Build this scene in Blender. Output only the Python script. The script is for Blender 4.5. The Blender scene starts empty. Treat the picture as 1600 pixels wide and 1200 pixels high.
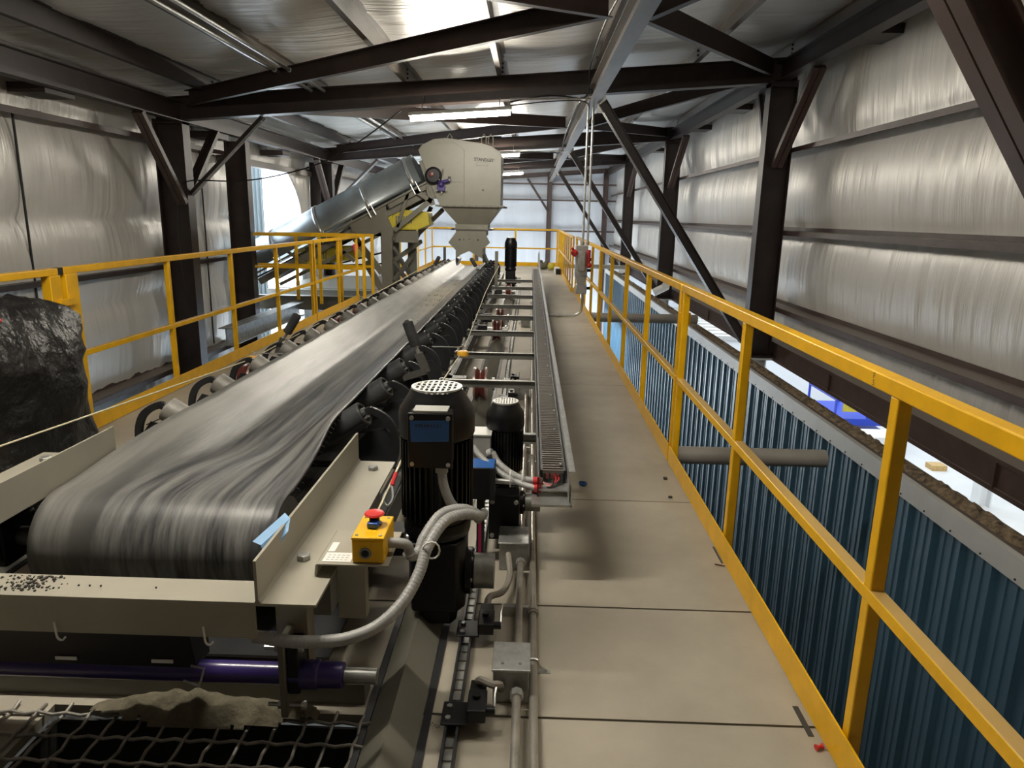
import bpy, bmesh, math, random
from mathutils import Vector, Matrix, noise
random.seed(7)
S = bpy.context.scene
COL = S.collection
# ------------------------------------------------------------------ camera
cam = bpy.data.cameras.new('camera'); co = bpy.data.objects.new('camera', cam); COL.objects.link(co)
cam.sensor_width = 36; cam.lens = 1109/1600*36; cam.clip_start = .05; cam.clip_end = 300
Rm = Matrix(((0.99946629, -0.02489054, 0.0211566), (0.02631756, 0.22984004, -0.97287252), (0.01935268, 0.97291008, 0.23037243)))
co.matrix_world = Matrix.Translation((0, 0, 1.46)) @ Rm.to_4x4()
S.camera = co
# ------------------------------------------------------------------ colour management, sky
S.view_settings.view_transform = 'Standard'; S.view_settings.look = 'None'
S.view_settings.gamma = 1; S.view_settings.use_curve_mapping = False
S.view_settings.exposure = 1.72
W = bpy.data.worlds.new('sky'); S.world = W; W.use_nodes = True
bg = W.node_tree.nodes['Background']; bg.inputs[0].default_value = (.80, .90, 1.0, 1); bg.inputs[1].default_value = 2.6
LAMP = 80.0          # emission of the tube lights
def area(name, loc, size, sizey, power, color, rot):
    l = bpy.data.lights.new(name, 'AREA'); l.shape = 'RECTANGLE'; l.size = size; l.size_y = sizey
    l.energy = power; l.color = color
    o = bpy.data.objects.new(name, l); COL.objects.link(o); o.location = loc; o.rotation_euler = rot
    return o
PI = math.pi
# unseen fill lights, added to brighten the hall, the end wall and the blue wall
area('hall_fill_light', (9, 8, -.25), 6, 16, 180, (1, .98, .95), (0, 0, 0))
area('hall_fill_light', (9, 24, -.25), 6, 14, 200, (.92, .97, 1), (0, 0, 0))
area('bay_fill_below_walkway', (-1.5, 29, -1.6), 5, 5, 500, (.82, .91, 1), (0, 0, 0))  # stands in for daylight reaching the end wall from below
area('bay_fill_below_walkway', (1.8, 22, -1.6), 1.2, 6, 120, (.75, .88, 1), (0, 0, 0))  # added to brighten the far part of the blue wall

# ------------------------------------------------------------------ materials
def M(name, col, rough=.5, metal=0., nz=None, bump=None, coat=0, spec=.5, stretch=(1, 1, 1), col2=None):
    m = bpy.data.materials.new(name); m.use_nodes = True; t = m.node_tree; b = t.nodes['Principled BSDF']
    b.inputs['Base Color'].default_value = (*col, 1); b.inputs['Roughness'].default_value = rough
    b.inputs['Metallic'].default_value = metal; b.inputs['Coat Weight'].default_value = coat
    b.inputs['Specular IOR Level'].default_value = spec
    g = t.nodes.new('ShaderNodeNewGeometry'); mp = t.nodes.new('ShaderNodeMapping'); mp.inputs['Scale'].default_value = stretch
    t.links.new(g.outputs['Position'], mp.inputs[0])
    if nz:
        sc, amt = nz[0], nz[1]
        n = t.nodes.new('ShaderNodeTexNoise'); n.inputs['Scale'].default_value = sc; n.inputs['Detail'].default_value = 6
        n.inputs['Roughness'].default_value = .6
        t.links.new(mp.outputs[0], n.inputs[0])
        r = t.nodes.new('ShaderNodeValToRGB'); r.color_ramp.elements[0].position = .3; r.color_ramp.elements[1].position = .7
        c2 = col2 if col2 else tuple(max(0, c*(1-amt)) for c in col)
        r.color_ramp.elements[0].color = (*c2, 1); r.color_ramp.elements[1].color = (*tuple(min(1, c*(1+amt*.5)) for c in col), 1)
        t.links.new(n.outputs[0], r.inputs[0]); t.links.new(r.outputs[0], b.inputs['Base Color'])
    if bump:
        n2 = t.nodes.new('ShaderNodeTexNoise'); n2.inputs['Scale'].default_value = bump[0]; n2.inputs['Detail'].default_value = 5
        t.links.new(mp.outputs[0], n2.inputs[0])
        bp = t.nodes.new('ShaderNodeBump'); bp.inputs['Strength'].default_value = bump[1]; bp.inputs['Distance'].default_value = bump[2] if len(bump) > 2 else .01
        t.links.new(n2.outputs[0], bp.inputs['Height']); t.links.new(bp.outputs[0], b.inputs['Normal'])
    return m
def EM(name, col, st):
    m = bpy.data.materials.new(name); m.use_nodes = True; t = m.node_tree
    b = t.nodes['Principled BSDF']; b.inputs['Emission Color'].default_value = (*col, 1); b.inputs['Emission Strength'].default_value = st
    b.inputs['Base Color'].default_value = (.9, .9, .9, 1)
    return m
m_maroon = M('maroon_painted_steel', (.032, .0195, .016), .45, nz=(6, .35), bump=(40, .15, .003))
m_red_steel = M('red_oxide_steel', (.078, .047, .038), .45, nz=(5, .3))
m_purlin = M('purlin_steel', (.16, .135, .115), .42, nz=(3, .45), stretch=(1, .3, 1))
m_galv = M('galvanised_steel', (.52, .53, .52), .32, .75, nz=(25, .25))
m_dullgalv = M('weathered_galvanised_steel', (.34, .345, .33), .42, .6, nz=(12, .35))
m_steelbar = M('mill_steel_bar', (.20, .20, .185), .42, .4, nz=(8, .25))
m_darkmid = M('mid_charcoal_steel', (.07, .068, .062), .45)
m_chain = M('dusty_chain_link', (.13, .115, .10), .5)
m_redcab = M('dull_red_cable', (.16, .045, .035), .5)
m_cover = M('smooth_galvanised_sheet', (.36, .40, .42), .40, .8, nz=(3, .15))
m_liner = M('white_vapour_barrier', (.76, .735, .69), .33, .12, nz=(1.3, .05), bump=(3.5, .38, .06), stretch=(1, 3.2, .22), spec=.8)
m_liner_roof = M('roof_vapour_barrier', (.74, .72, .685), .36, .30, nz=(1.0, .10), bump=(4, .6, .06), stretch=(.35, 3.2, 1), spec=.8)
m_endliner = M('white_end_wall_liner', (.62, .64, .68), .4, nz=(1.0, .08), bump=(7, .3, .02), stretch=(3, 1, .3))
m_seam = M('dark_seam_tape', (.02, .02, .02), .7)
m_yellow = M('safety_yellow_paint', (.82, .45, .004), .38, nz=(9, .14), bump=(60, .05, .002))
m_deck = M('dusty_tan_steel_deck', (.36, .325, .262), .6, nz=(1.6, .22), bump=(30, .12, .004))
m_deckedge = M('tan_steel_edge', (.30, .26, .20), .5, nz=(5, .2))
m_grey = M('warm_grey_painted_steel', (.34, .32, .26), .42, nz=(4, .08), bump=(50, .05, .002))
m_greyh = M('olive_grey_painted_steel', (.175, .170, .135), .42, nz=(4, .08))
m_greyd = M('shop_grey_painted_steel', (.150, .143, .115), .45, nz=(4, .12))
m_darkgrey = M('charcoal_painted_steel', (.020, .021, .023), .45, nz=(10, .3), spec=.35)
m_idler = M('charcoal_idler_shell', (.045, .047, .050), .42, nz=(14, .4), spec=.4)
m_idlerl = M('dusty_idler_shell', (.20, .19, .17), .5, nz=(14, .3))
m_black = M('gloss_black_enamel', (.006, .006, .007), .36, nz=(30, .3), spec=.35)
m_blackp = M('black_plastic', (.008, .008, .009), .42, spec=.35)
m_rim = M('bare_cast_grille', (.55, .55, .52), .4, .3)
m_tape = M('blue_masking_tape', (.02, .10, .34), .6, nz=(8, .1))
m_tapel = M('pale_blue_tape', (.22, .42, .68), .6, nz=(30, .12))
m_flex = M('grey_flexible_conduit', (.34, .34, .33), .45, nz=(20, .1))
m_flexd = M('dusty_conduit_hose', (.24, .22, .19), .6)
m_ered = M('red_mushroom_plastic', (.62, .035, .03), .35)
m_red = M('red_plug_plastic', (.60, .03, .03), .4)
m_blue = M('blue_plastic', (.02, .09, .42), .35)
m_white = M('white_plastic', (.75, .75, .72), .45)
m_label = M('white_label_paper', (.78, .78, .76), .5)
m_ink = M('black_ink', (.02, .02, .02), .6)
m_cord = M('pull_cord', (.66, .60, .42), .6)
m_cordyel = M('yellow_plastic_ring', (.75, .40, .03), .45)
m_wheel = M('oxide_red_wheel', (.12, .028, .022), .4, nz=(9, .3))
m_wheelrim = M('worn_steel_tread', (.45, .36, .33), .3, .6)
m_purple = M('purple_enamel', (.030, .018, .12), .3, coat=.3)
m_scraper = M('scraper_black', (.012, .011, .013), .45)
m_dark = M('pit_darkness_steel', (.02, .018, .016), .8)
m_wire = M('wire_mesh_steel', (.30, .28, .25), .45, .5, nz=(20, .4))
m_dirt = M('fine_tan_dirt', (.12, .105, .07), .95, nz=(30, .3), bump=(60, .5, .01))
m_grit = M('dark_grit', (.05, .045, .04), .9)
m_bag = M('black_woven_plastic_bag', (.014, .0135, .013), .40, nz=(4, .5), bump=(7, .9, .06))
m_blueclad = M('blue_steel_cladding', (.040, .105, .160), .35, nz=(1.5, .12), stretch=(1, 1, .3), coat=.15)
m_trimw = M('pale_grey_flashing', (.50, .50, .48), .45, nz=(3, .1))
m_ledge = M('brown_dusty_ledge', (.12, .095, .08), .7, nz=(8, .3))
m_fluff = M('torn_brown_insulation', (.27, .20, .12), .9, nz=(18, .5), bump=(50, .8, .02), col2=(.05, .035, .025))
m_hall = M('white_hall_floor', (.72, .74, .74), .5, nz=(2, .06))
m_hallwall = M('white_hall_wall', (.75, .78, .80), .6)
m_liftblue = M('blue_lift_paint', (.02, .06, .50), .4)
m_wood = M('raw_lumber', (.62, .42, .17), .6, nz=(15, .3), stretch=(1, 4, 1))
m_guard = M('yellow_machine_guard', (.50, .42, .035), .45, nz=(6, .2))
m_pink = M('pink_ribbon', (.85, .05, .22), .6)
m_conduit = M('galvanised_conduit', (.42, .40, .36), .35, .65, nz=(14, .25))
m_pipe = M('grey_plastic_pipe', (.30, .28, .25), .5, nz=(4, .15))
m_frontw = M('brown_end_wall', (.10, .085, .075), .6)
m_extsheet = M('outdoor_corrugated_sheet', (.10, .13, .14), .4, nz=(2, .1))
m_light = EM('lit_tube', (1, .93, .80), LAMP)
m_light_dim = EM('lit_tube_fill', (1, .93, .80), LAMP*.35)  # lower emission, only for the added fill strip

def dusty(name, src, dust):
    m = src.copy(); m.name = name; t = m.node_tree; b = t.nodes['Principled BSDF']; g = t.nodes.new('ShaderNodeNewGeometry')
    sx = t.nodes.new('ShaderNodeSeparateXYZ'); t.links.new(g.outputs['True Normal'], sx.inputs[0])
    mr = t.nodes.new('ShaderNodeMapRange'); mr.inputs[1].default_value = .8; mr.inputs[2].default_value = .98; mr.inputs[4].default_value = .75; t.links.new(sx.outputs[2], mr.inputs[0])
    mi = t.nodes.new('ShaderNodeMix'); mi.data_type = 'RGBA'; t.links.new(mr.outputs[0], mi.inputs[0])
    l = b.inputs['Base Color'].links[0].from_socket; t.links.new(l, mi.inputs[6]); mi.inputs[7].default_value = (*dust, 1); t.links.new(mi.outputs[2], b.inputs['Base Color'])
    return m
m_yellowd = dusty('dusty_yellow_paint', m_yellow, (.42, .30, .14))
m_crane = dusty('dusty_brown_beam_paint', m_red_steel, (.20, .165, .135))

# belt: dark rubber with dust streaks that run along its length
def belt_mat():
    m = bpy.data.materials.new('dusty_rubber_belt'); m.use_nodes = True; t = m.node_tree; b = t.nodes['Principled BSDF']
    N = t.nodes.new; Lk = t.links.new
    g = N('ShaderNodeNewGeometry')
    mp = N('ShaderNodeMapping'); mp.inputs['Scale'].default_value = (11, .50, 1.2); Lk(g.outputs['Position'], mp.inputs[0])
    n = N('ShaderNodeTexNoise'); n.inputs['Scale'].default_value = 1.4; n.inputs['Detail'].default_value = 9; n.inputs['Roughness'].default_value = .66
    Lk(mp.outputs[0], n.inputs[0])
    r = N('ShaderNodeValToRGB'); e = r.color_ramp.elements
    e[0].position = .42; e[0].color = (.030, .031, .034, 1); e[1].position = .61; e[1].color = (.19, .188, .18, 1)
    Lk(n.outputs[0], r.inputs[0])
    mp2 = N('ShaderNodeMapping'); mp2.inputs['Scale'].default_value = (1, .35, 1); Lk(g.outputs['Position'], mp2.inputs[0])
    n2 = N('ShaderNodeTexNoise'); n2.inputs['Scale'].default_value = 3; n2.inputs['Detail'].default_value = 5; Lk(mp2.outputs[0], n2.inputs[0])
    r2 = N('ShaderNodeValToRGB'); r2.color_ramp.elements[0].position = .42; r2.color_ramp.elements[1].position = .7
    r2.color_ramp.elements[0].color = (0, 0, 0, 1); r2.color_ramp.elements[1].color = (.6, .6, .6, 1)
    Lk(n2.outputs[0], r2.inputs[0])
    # dust settled on the raised outer edge (left wing) and, further from the head, everywhere
    sx = N('ShaderNodeSeparateXYZ'); Lk(g.outputs['Position'], sx.inputs[0])
    mx = N('ShaderNodeMapRange'); mx.inputs[1].default_value = -1.40; mx.inputs[2].default_value = -1.58; Lk(sx.outputs[0], mx.inputs[0])
    my = N('ShaderNodeMapRange'); my.inputs[1].default_value = 4.2; my.inputs[2].default_value = 9.5; Lk(sx.outputs[1], my.inputs[0])
    sc = N('ShaderNodeMath'); sc.operation = 'MULTIPLY'; sc.inputs[1].default_value = .75; Lk(my.outputs[0], sc.inputs[0])
    sc2 = N('ShaderNodeMath'); sc2.operation = 'MULTIPLY'; sc2.inputs[1].default_value = .55; Lk(mx.outputs[0], sc2.inputs[0])
    ad = N('ShaderNodeMath'); ad.operation = 'MAXIMUM'; Lk(sc.outputs[0], ad.inputs[0]); Lk(sc2.outputs[0], ad.inputs[1])
    ad2 = N('ShaderNodeMath'); ad2.operation = 'MULTIPLY_ADD'; ad2.inputs[1].default_value = .35; ad2.use_clamp = True
    Lk(r2.outputs[0], ad2.inputs[0]); Lk(ad.outputs[0], ad2.inputs[2])
    mi = N('ShaderNodeMix'); mi.data_type = 'RGBA'; Lk(ad2.outputs[0], mi.inputs[0]); Lk(r.outputs[0], mi.inputs[6])
    mi.inputs[7].default_value = (.165, .160, .145, 1)
    # spilled sand stain ahead of the chute
    vs_ = N('ShaderNodeVectorMath'); vs_.operation = 'SUBTRACT'; vs_.inputs[1].default_value = (-1.20, 9.9, .38); Lk(g.outputs['Position'], vs_.inputs[0])
    vm = N('ShaderNodeVectorMath'); vm.operation = 'MULTIPLY'; vm.inputs[1].default_value = (5, .45, 0); Lk(vs_.outputs[0], vm.inputs[0])
    vl = N('ShaderNodeVectorMath'); vl.operation = 'LENGTH'; Lk(vm.outputs[0], vl.inputs[0])
    sb = N('ShaderNodeMath'); sb.operation = 'MULTIPLY_ADD'; sb.inputs[1].default_value = 1.6; Lk(n2.outputs[0], sb.inputs[0]); sb.inputs[2].default_value = -.8
    sd = N('ShaderNodeMath'); sd.operation = 'ADD'; Lk(vl.outputs['Value'], sd.inputs[0]); Lk(sb.outputs[0], sd.inputs[1])
    mr2 = N('ShaderNodeMapRange'); mr2.inputs[1].default_value = 1.15; mr2.inputs[2].default_value = .45; mr2.inputs[4].default_value = .75; Lk(sd.outputs[0], mr2.inputs[0])
    mi2 = N('ShaderNodeMix'); mi2.data_type = 'RGBA'; Lk(mr2.outputs[0], mi2.inputs[0]); Lk(mi.outputs[2], mi2.inputs[6]); mi2.inputs[7].default_value = (.23, .20, .145, 1)
    Lk(mi2.outputs[2], b.inputs['Base Color']); b.inputs['Roughness'].default_value = .42
    bp = N('ShaderNodeBump'); bp.inputs['Strength'].default_value = .08; Lk(n.outputs[0], bp.inputs['Height']); Lk(bp.outputs[0], b.inputs['Normal'])
    return m
m_belt = belt_mat()

# ------------------------------------------------------------------ mesh helpers
WL = {}
class MB:
    def __init__(s): s.v = []; s.f = []
    def add(s, vs, fs):
        n = len(s.v); s.v += [Vector(v) for v in vs]; s.f += [tuple(i+n for i in f) for f in fs]; return s
    def box(s, x0, x1, y0, y1, z0, z1):
        return s.add([(x0, y0, z0), (x1, y0, z0), (x1, y1, z0), (x0, y1, z0), (x0, y0, z1), (x1, y0, z1), (x1, y1, z1), (x0, y1, z1)],
                     [(0, 3, 2, 1), (4, 5, 6, 7), (0, 1, 5, 4), (1, 2, 6, 5), (2, 3, 7, 6), (3, 0, 4, 7)])
    def prof(s, pts, p0, p1, up=(0, 0, 1)):
        """extrude closed 2-D outline (u sideways, v up) from p0 to p1"""
        p0 = Vector(p0); p1 = Vector(p1); d = (p1-p0).normalized(); up = Vector(up)
        u = d.cross(up).normalized(); w = u.cross(d).normalized(); n = len(pts)
        vs = [p + u*a + w*b for p in (p0, p1) for a, b in pts]
        fs = [(i, (i+1) % n, n+(i+1) % n, n+i) for i in range(n)] + [tuple(range(n))[::-1], tuple(range(n, 2*n))]
        return s.add(vs, fs)
    def bar(s, p0, p1, w, h, up=(0, 0, 1)):
        return s.prof([(-w/2, -h/2), (w/2, -h/2), (w/2, h/2), (-w/2, h/2)], p0, p1, up)
    def ibeam(s, p0, p1, w, h, t=.012, up=(0, 0, 1)):
        a, b = w/2, h/2
        return s.prof([(-a, -b), (a, -b), (a, -b+t), (t/2, -b+t), (t/2, b-t), (a, b-t), (a, b), (-a, b), (-a, b-t), (-t/2, b-t), (-t/2, -b+t), (-a, -b+t)], p0, p1, up)
    def chan(s, p0, p1, w, h, t=.01, up=(0, 0, 1)):
        return s.prof([(0, -h/2), (w, -h/2), (w, -h/2+t), (t, -h/2+t), (t, h/2-t), (w, h/2-t), (w, h/2), (0, h/2)], p0, p1, up)
    def zee(s, p0, p1, w, h, t=.008, up=(0, 0, 1)):
        return s.prof([(-w, -h/2), (t/2, -h/2), (t/2, h/2-t), (w, h/2-t), (w, h/2), (-t/2, h/2), (-t/2, -h/2+t), (-w, -h/2+t)], p0, p1, up)
    def tube(s, pts, r, n=10, closed=False):
        pts = [Vector(p) for p in pts]; rings = []; prev = None
        for i, p in enumerate(pts):
            a = pts[max(i-1, 0)]; b = pts[min(i+1, len(pts)-1)]; d = (b-a).normalized()
            if prev is None:
                u = d.orthogonal().normalized()
            else:
                u = (prev - d*prev.dot(d)).normalized()
            prev = u; w = d.cross(u)
            rr = r[i] if isinstance(r, (list, tuple)) else r
            rings.append([p + u*math.cos(2*PI*k/n)*rr + w*math.sin(2*PI*k/n)*rr for k in range(n)])
        vs = [v for rg in rings for v in rg]; m = len(rings)
        fs = [(i*n+k, i*n+(k+1) % n, (i+1)*n+(k+1) % n, (i+1)*n+k) for i in range(m-1) for k in range(n)]
        fs += [tuple(range(n))[::-1], tuple(range((m-1)*n, m*n))]
        return s.add(vs, fs)
    def cyl(s, p0, p1, r, n=20, r2=None): return s.tube([p0, p1], [r, r if r2 is None else r2], n)
    def lathe(s, base, axis, prof, n=32):
        base = Vector(base); axis = Vector(axis).normalized()
        return s.tube_l([base+axis*t for t, r in prof], [r for t, r in prof], axis, n)
    def tube_l(s, pts, rs, axis, n):
        u = axis.orthogonal().normalized(); w = axis.cross(u); m = len(pts)
        vs = [p + (u*math.cos(2*PI*k/n) + w*math.sin(2*PI*k/n))*r for p, r in zip(pts, rs) for k in range(n)]
        fs = [(i*n+k, i*n+(k+1) % n, (i+1)*n+(k+1) % n, (i+1)*n+k) for i in range(m-1) for k in range(n)]
        fs += [tuple(range(n))[::-1], tuple(range((m-1)*n, m*n))]
        return s.add(vs, fs)
    def plate(s, pts, vec):
        vec = Vector(vec); n = len(pts); vs = [Vector(p) for p in pts] + [Vector(p)+vec for p in pts]
        return s.add(vs, [(i, (i+1) % n, n+(i+1) % n, n+i) for i in range(n)] + [tuple(range(n))[::-1], tuple(range(n, 2*n))])
    def hexb(s, c, axis, r, h): return s.lathe(c, axis, [(0, r), (h*.8, r), (h, r*.85)], 6)
    def ball(s, c, r, n=8, sq=(1, 1, 1)):
        c = Vector(c); vs = []; fs = []
        for i in range(1, n):
            for k in range(2*n):
                a = PI*i/n; b = PI*k/n
                vs.append(c + Vector((math.sin(a)*math.cos(b)*r*sq[0], math.sin(a)*math.sin(b)*r*sq[1], math.cos(a)*r*sq[2])))
        for i in range(n-2):
            for k in range(2*n): fs.append((i*2*n+k, (i+1)*2*n+k, (i+1)*2*n+(k+1) % (2*n), i*2*n+(k+1) % (2*n)))
        fs += [tuple(range(2*n)), tuple(range((n-2)*2*n, (n-1)*2*n))[::-1]]
        return s.add(vs, fs)
    def build(s, name, mat, parent=None, smooth=None, bevel=0, solid=0):
        lo = Vector([min(v[i] for v in s.v) for i in range(3)]); hi = Vector([max(v[i] for v in s.v) for i in range(3)])
        c = (lo+hi)/2
        if parent is None: c.z = lo.z
        me = bpy.data.meshes.new(name); me.from_pydata([v-c for v in s.v], [], s.f); me.update()
        bm = bmesh.new(); bm.from_mesh(me); bmesh.ops.recalc_face_normals(bm, faces=bm.faces); bm.to_mesh(me); bm.free()
        me.materials.append(mat)
        if smooth is not False:
            for p in me.polygons: p.use_smooth = True
            me.set_sharp_from_angle(angle=math.radians(35 if smooth is None else smooth))
        o = bpy.data.objects.new(name, me); COL.objects.link(o)
        if parent is not None:
            o.parent = parent; o.location = c - WL[parent.name]
        else: o.location = c
        WL[o.name] = c.copy()
        if bevel:
            b = o.modifiers.new('bevel', 'BEVEL'); b.width = bevel; b.segments = 2; b.limit_method = 'ANGLE'; b.angle_limit = math.radians(50)
        if solid:
            b = o.modifiers.new('solid', 'SOLIDIFY'); b.thickness = solid; b.offset = 0
        return o
def tag(o, label, cat, group=None, kind=None):
    o['label'] = label; o['category'] = cat
    if group: o['group'] = group
    if kind: o['kind'] = kind
    return o
def thing(name, loc, label, cat, group=None):
    o = bpy.data.objects.new(name, None); COL.objects.link(o); o.location = loc; o.empty_display_size = .1
    WL[o.name] = Vector(loc); return tag(o, label, cat, group)
def struct(o): o['kind'] = 'structure'; return o
def copy_tree(o, parent=None, d=None):
    c = o.copy(); COL.objects.link(c)
    if parent is not None: c.parent = parent; WL[c.name] = WL[o.name].copy()
    if d is not None: c.location = o.location + Vector(d); WL[c.name] = WL[o.name] + Vector(d)
    for ch in [x for x in S.objects if x.parent == o]: copy_tree(ch, c)
    return c
def spline(pts, k=6):
    """Catmull-Rom through pts"""
    P = [Vector(p) for p in pts]; P = [2*P[0]-P[1]] + P + [2*P[-1]-P[-2]]; out = []
    for i in range(1, len(P)-2):
        for j in range(k):
            t = j/k; a, b, c, d = P[i-1], P[i], P[i+1], P[i+2]
            out.append(.5*((2*b) + (c-a)*t + (2*a-5*b+4*c-d)*t*t + (3*b-a-3*c+d)*t**3))
    out.append(P[-2]); return out
def text(s_, name, mat, parent, origin, xdir, up, h, stretch=1.0, thick=.001):
    """raised lettering, bottom-left corner at origin"""
    cu = bpy.data.curves.new(name, 'FONT'); cu.body = s_; cu.size = 1; cu.extrude = .0; cu.offset = .018 if name == 'maker_lettering' else 0
    to = bpy.data.objects.new('tmp', cu); COL.objects.link(to)
    me = bpy.data.meshes.new_from_object(to); bpy.data.objects.remove(to)
    xs = [v.co.x for v in me.vertices]; ys = [v.co.y for v in me.vertices]
    sc = h/(max(ys)-min(ys)); x0 = min(xs); y0 = min(ys)
    X = Vector(xdir).normalized(); Z = Vector(up).normalized()
    mb = MB(); mb.add([Vector(origin) + X*((v.co.x-x0)*sc*stretch) + Z*((v.co.y-y0)*sc) for v in me.vertices], [tuple(p.vertices) for p in me.polygons])
    o = mb.build(name, mat, parent, smooth=False)
    return o

# ================================================================== BUILDING SHELL
FR = [2.84, 10.47, 18.10, 25.73]                 # portal frames
XL, XR = -5.55, 3.86                              # liner faces
def zr(x): return 3.355 + .074*x                  # rafter top / purlin bottom
def zroof(x): return zr(x) + .20
def nz3(a, b, c): return noise.noise(Vector((a, b, c)))

def wall_liner(name, x, sgn, y0, y1, zs, dy=.05, holes=None):
    """billowing vapour-barrier liner between girt heights zs, wrinkled vertically"""
    mb = MB(); ny = int((y1-y0)/dy); zl = []
    for a, b in zip(zs, zs[1:]):
        k = max(4, int((b-a)/.11)); zl += [(a+(b-a)*i/k, i/k, b-a) for i in range(k)]
    zl.append((zs[-1], 0, 1)); nzr = len(zl); V = []
    for i in range(ny+1):
        y = y0+(y1-y0)*i/ny
        for z, t, h in zl:
            bow = math.sin(PI*t)**.7*.075*min(1, h)
            e = abs(t-.5)*2
            wr = nz3(y*5.2, z*.5, 3.1)*.016 + nz3(y*9, z*.8, 8.)*.010*(.35+e*e) + nz3(y*2.0+5, z*.35, 1.)*.025
            V.append((x+sgn*(bow+wr*(1 if 0 < t else .1)), y, z))
    F = []
    for i in range(ny):
        for k in range(nzr-1):
            ym = y0+(y1-y0)*(i+.5)/ny; zm = zl[k][0]
            if holes and any(h[0] < ym < h[1] and h[2] < zm < h[3] for h in holes): continue
            F.append((i*nzr+k, (i+1)*nzr+k, (i+1)*nzr+k+1, i*nzr+k+1))
    mb.add(V, F); o = mb.build(name, m_liner, smooth=180); return struct(o)
wall_liner('wall_right', XR, -1, -5, 33.3, [-.42, .25, 1.33, 2.45, 3.78])
wall_liner('wall_left', XL, 1, -5, 33.3, [-5, -3, -.88, .25, 1.33, 2.45, 3.15], holes=[(13.15, 17.5, -1.7, 2.30)])
# backing panels keep daylight out
struct(MB().box(XR+.04, XR+.12, -5, 33.4, -.42, 3.85).build('wall_right_backing', m_trimw))
bk = MB()
bk.box(XL-.12, XL-.06, -5, 13.1, -5, 3.3).box(XL-.12, XL-.06, 17.55, 33.4, -5, 3.3).box(XL-.12, XL-.06, 13.1, 17.55, 2.34, 3.3).box(XL-.12, XL-.06, 13.1, 17.55, -5, -1.72)
struct(bk.build('wall_left_backing', m_trimw))
# roof liner, sagging between the purlins
PX = [-4.45, -3.15, -1.75, -.45, .85, 2.20, 3.45]
def roof():
    mb = MB(); xs = [XL-.1] + PX + [XR+.1]; xl = []
    for a, b in zip(xs, xs[1:]):
        k = max(3, int((b-a)/.09)); xl += [(a+(b-a)*i/k, i/k) for i in range(k)]
    xl.append((xs[-1], 0)); y0, y1, ny = -5, 33.4, 640; V = []
    for i in range(ny+1):
        y = y0+(y1-y0)*i/ny
        for x, t in xl:
            sag = math.sin(PI*t)*.045
            wr = nz3(x*.8, y*5.5, 2.)*.014 + nz3(x*1.3, y*13, 4.)*.006 + nz3(x*.5, y*1.6, 7.)*.025
            V.append((x, y, zroof(x)-sag+wr*(1 if 0 < t else .1)))
    n = len(xl); mb.add(V, [(i*n+k, i*n+k+1, (i+1)*n+k+1, (i+1)*n+k) for i in range(ny) for k in range(n-1)])
    return struct(mb.build('ceiling', m_liner_roof, smooth=180))
roof()
struct(MB().plate([(XL-.2, -5, zroof(XL)+.1), (XR+.2, -5, zroof(XR)+.1), (XR+.2, 33.5, zroof(XR)+.1), (XL-.2, 33.5, zroof(XL)+.1)], (0, 0, .05)).build('ceiling_roof_sheet', m_trimw))
# end wall behind everything, wall behind the camera
ew = MB(); nx = 130; V = []; F = []
zse = [-5, -2.5, .85, 2.0, 3.0, 3.9]; zl = []
for a, b in zip(zse, zse[1:]):
    k = max(5, int((b-a)/.2)); zl += [(a+(b-a)*i/k, i/k) for i in range(k)]
zl.append((3.9, 0))
for i in range(nx+1):
    x = -5.7+(14.2+5.7)*i/nx
    for z, t in zl: V.append((x, 33.3-math.sin(PI*t)*.07-nz3(x*4, z*.4, 0)*.02, z))
n = len(zl)
for i in range(nx):
    for k in range(n-1): F.append((i*n+k, (i+1)*n+k, (i+1)*n+k+1, i*n+k+1))
struct(ew.add(V, F).build('wall_back', m_endliner, smooth=180))
struct(MB().box(-5.8, 14.2, 33.42, 33.5, -5.1, 4.2).build('wall_back_sheet', m_trimw))
struct(MB().box(-5.8, 14.2, -5.1, -5, -5.1, 4.2).build('wall_front', m_frontw))
# lower ground floor and the white hall
struct(MB().box(-5.7, 14.2, -5, 33.4, -5.15, -5).build('floor_lower', m_hall))
struct(MB().box(14.1, 14.25, -5, 33.4, -5, .1).build('wall_hall', m_hallwall))
struct(MB().box(XR+.04, 14.2, -5, 33.4, 0, .08).build('ceiling_hall', m_hallwall))

# walkway deck: plates with open joints, openings under the belt head
dk = MB()
def slab(x0, x1, y0, y1): dk.box(x0, x1, y0+.005, y1-.005, -.03, 0)
GX0, GX1, GY0, GY1 = -1.40, -.43, .6, 1.82       # grate opening
slab(-2.98, GX0, -1.0, 2.47); slab(GX1, .93, -1.0, 1.84); slab(GX1, .93, 1.84, 2.47); slab(GX0, GX1, -1.0, GY0); slab(GX0, GX1, GY1, 2.47)
slab(-2.98, .93, 2.47, 3.54)
for a, b in [(3.54, 6.21), (6.21, 8.9), (8.9, 13.06), (13.06, 15.7), (15.7, 18.4), (18.4, 21.8)]:
    slab(-2.98, .93, a, b)
struct(dk.build('floor', m_deck, smooth=False))
fe = MB()
fe.box(.90, .94, -1, 21.8, -.28, -.032).box(-3.0, -2.95, -1, 21.8, -.28, -.032)
for y in [2.47, 3.54, 6.21, 8.9, 13.06, 15.7, 18.4]: fe.box(-2.94, .89, y-.05, y+.05, -.2, -.032)
struct(fe.build('floor_edge_beam', m_deckedge))
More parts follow.
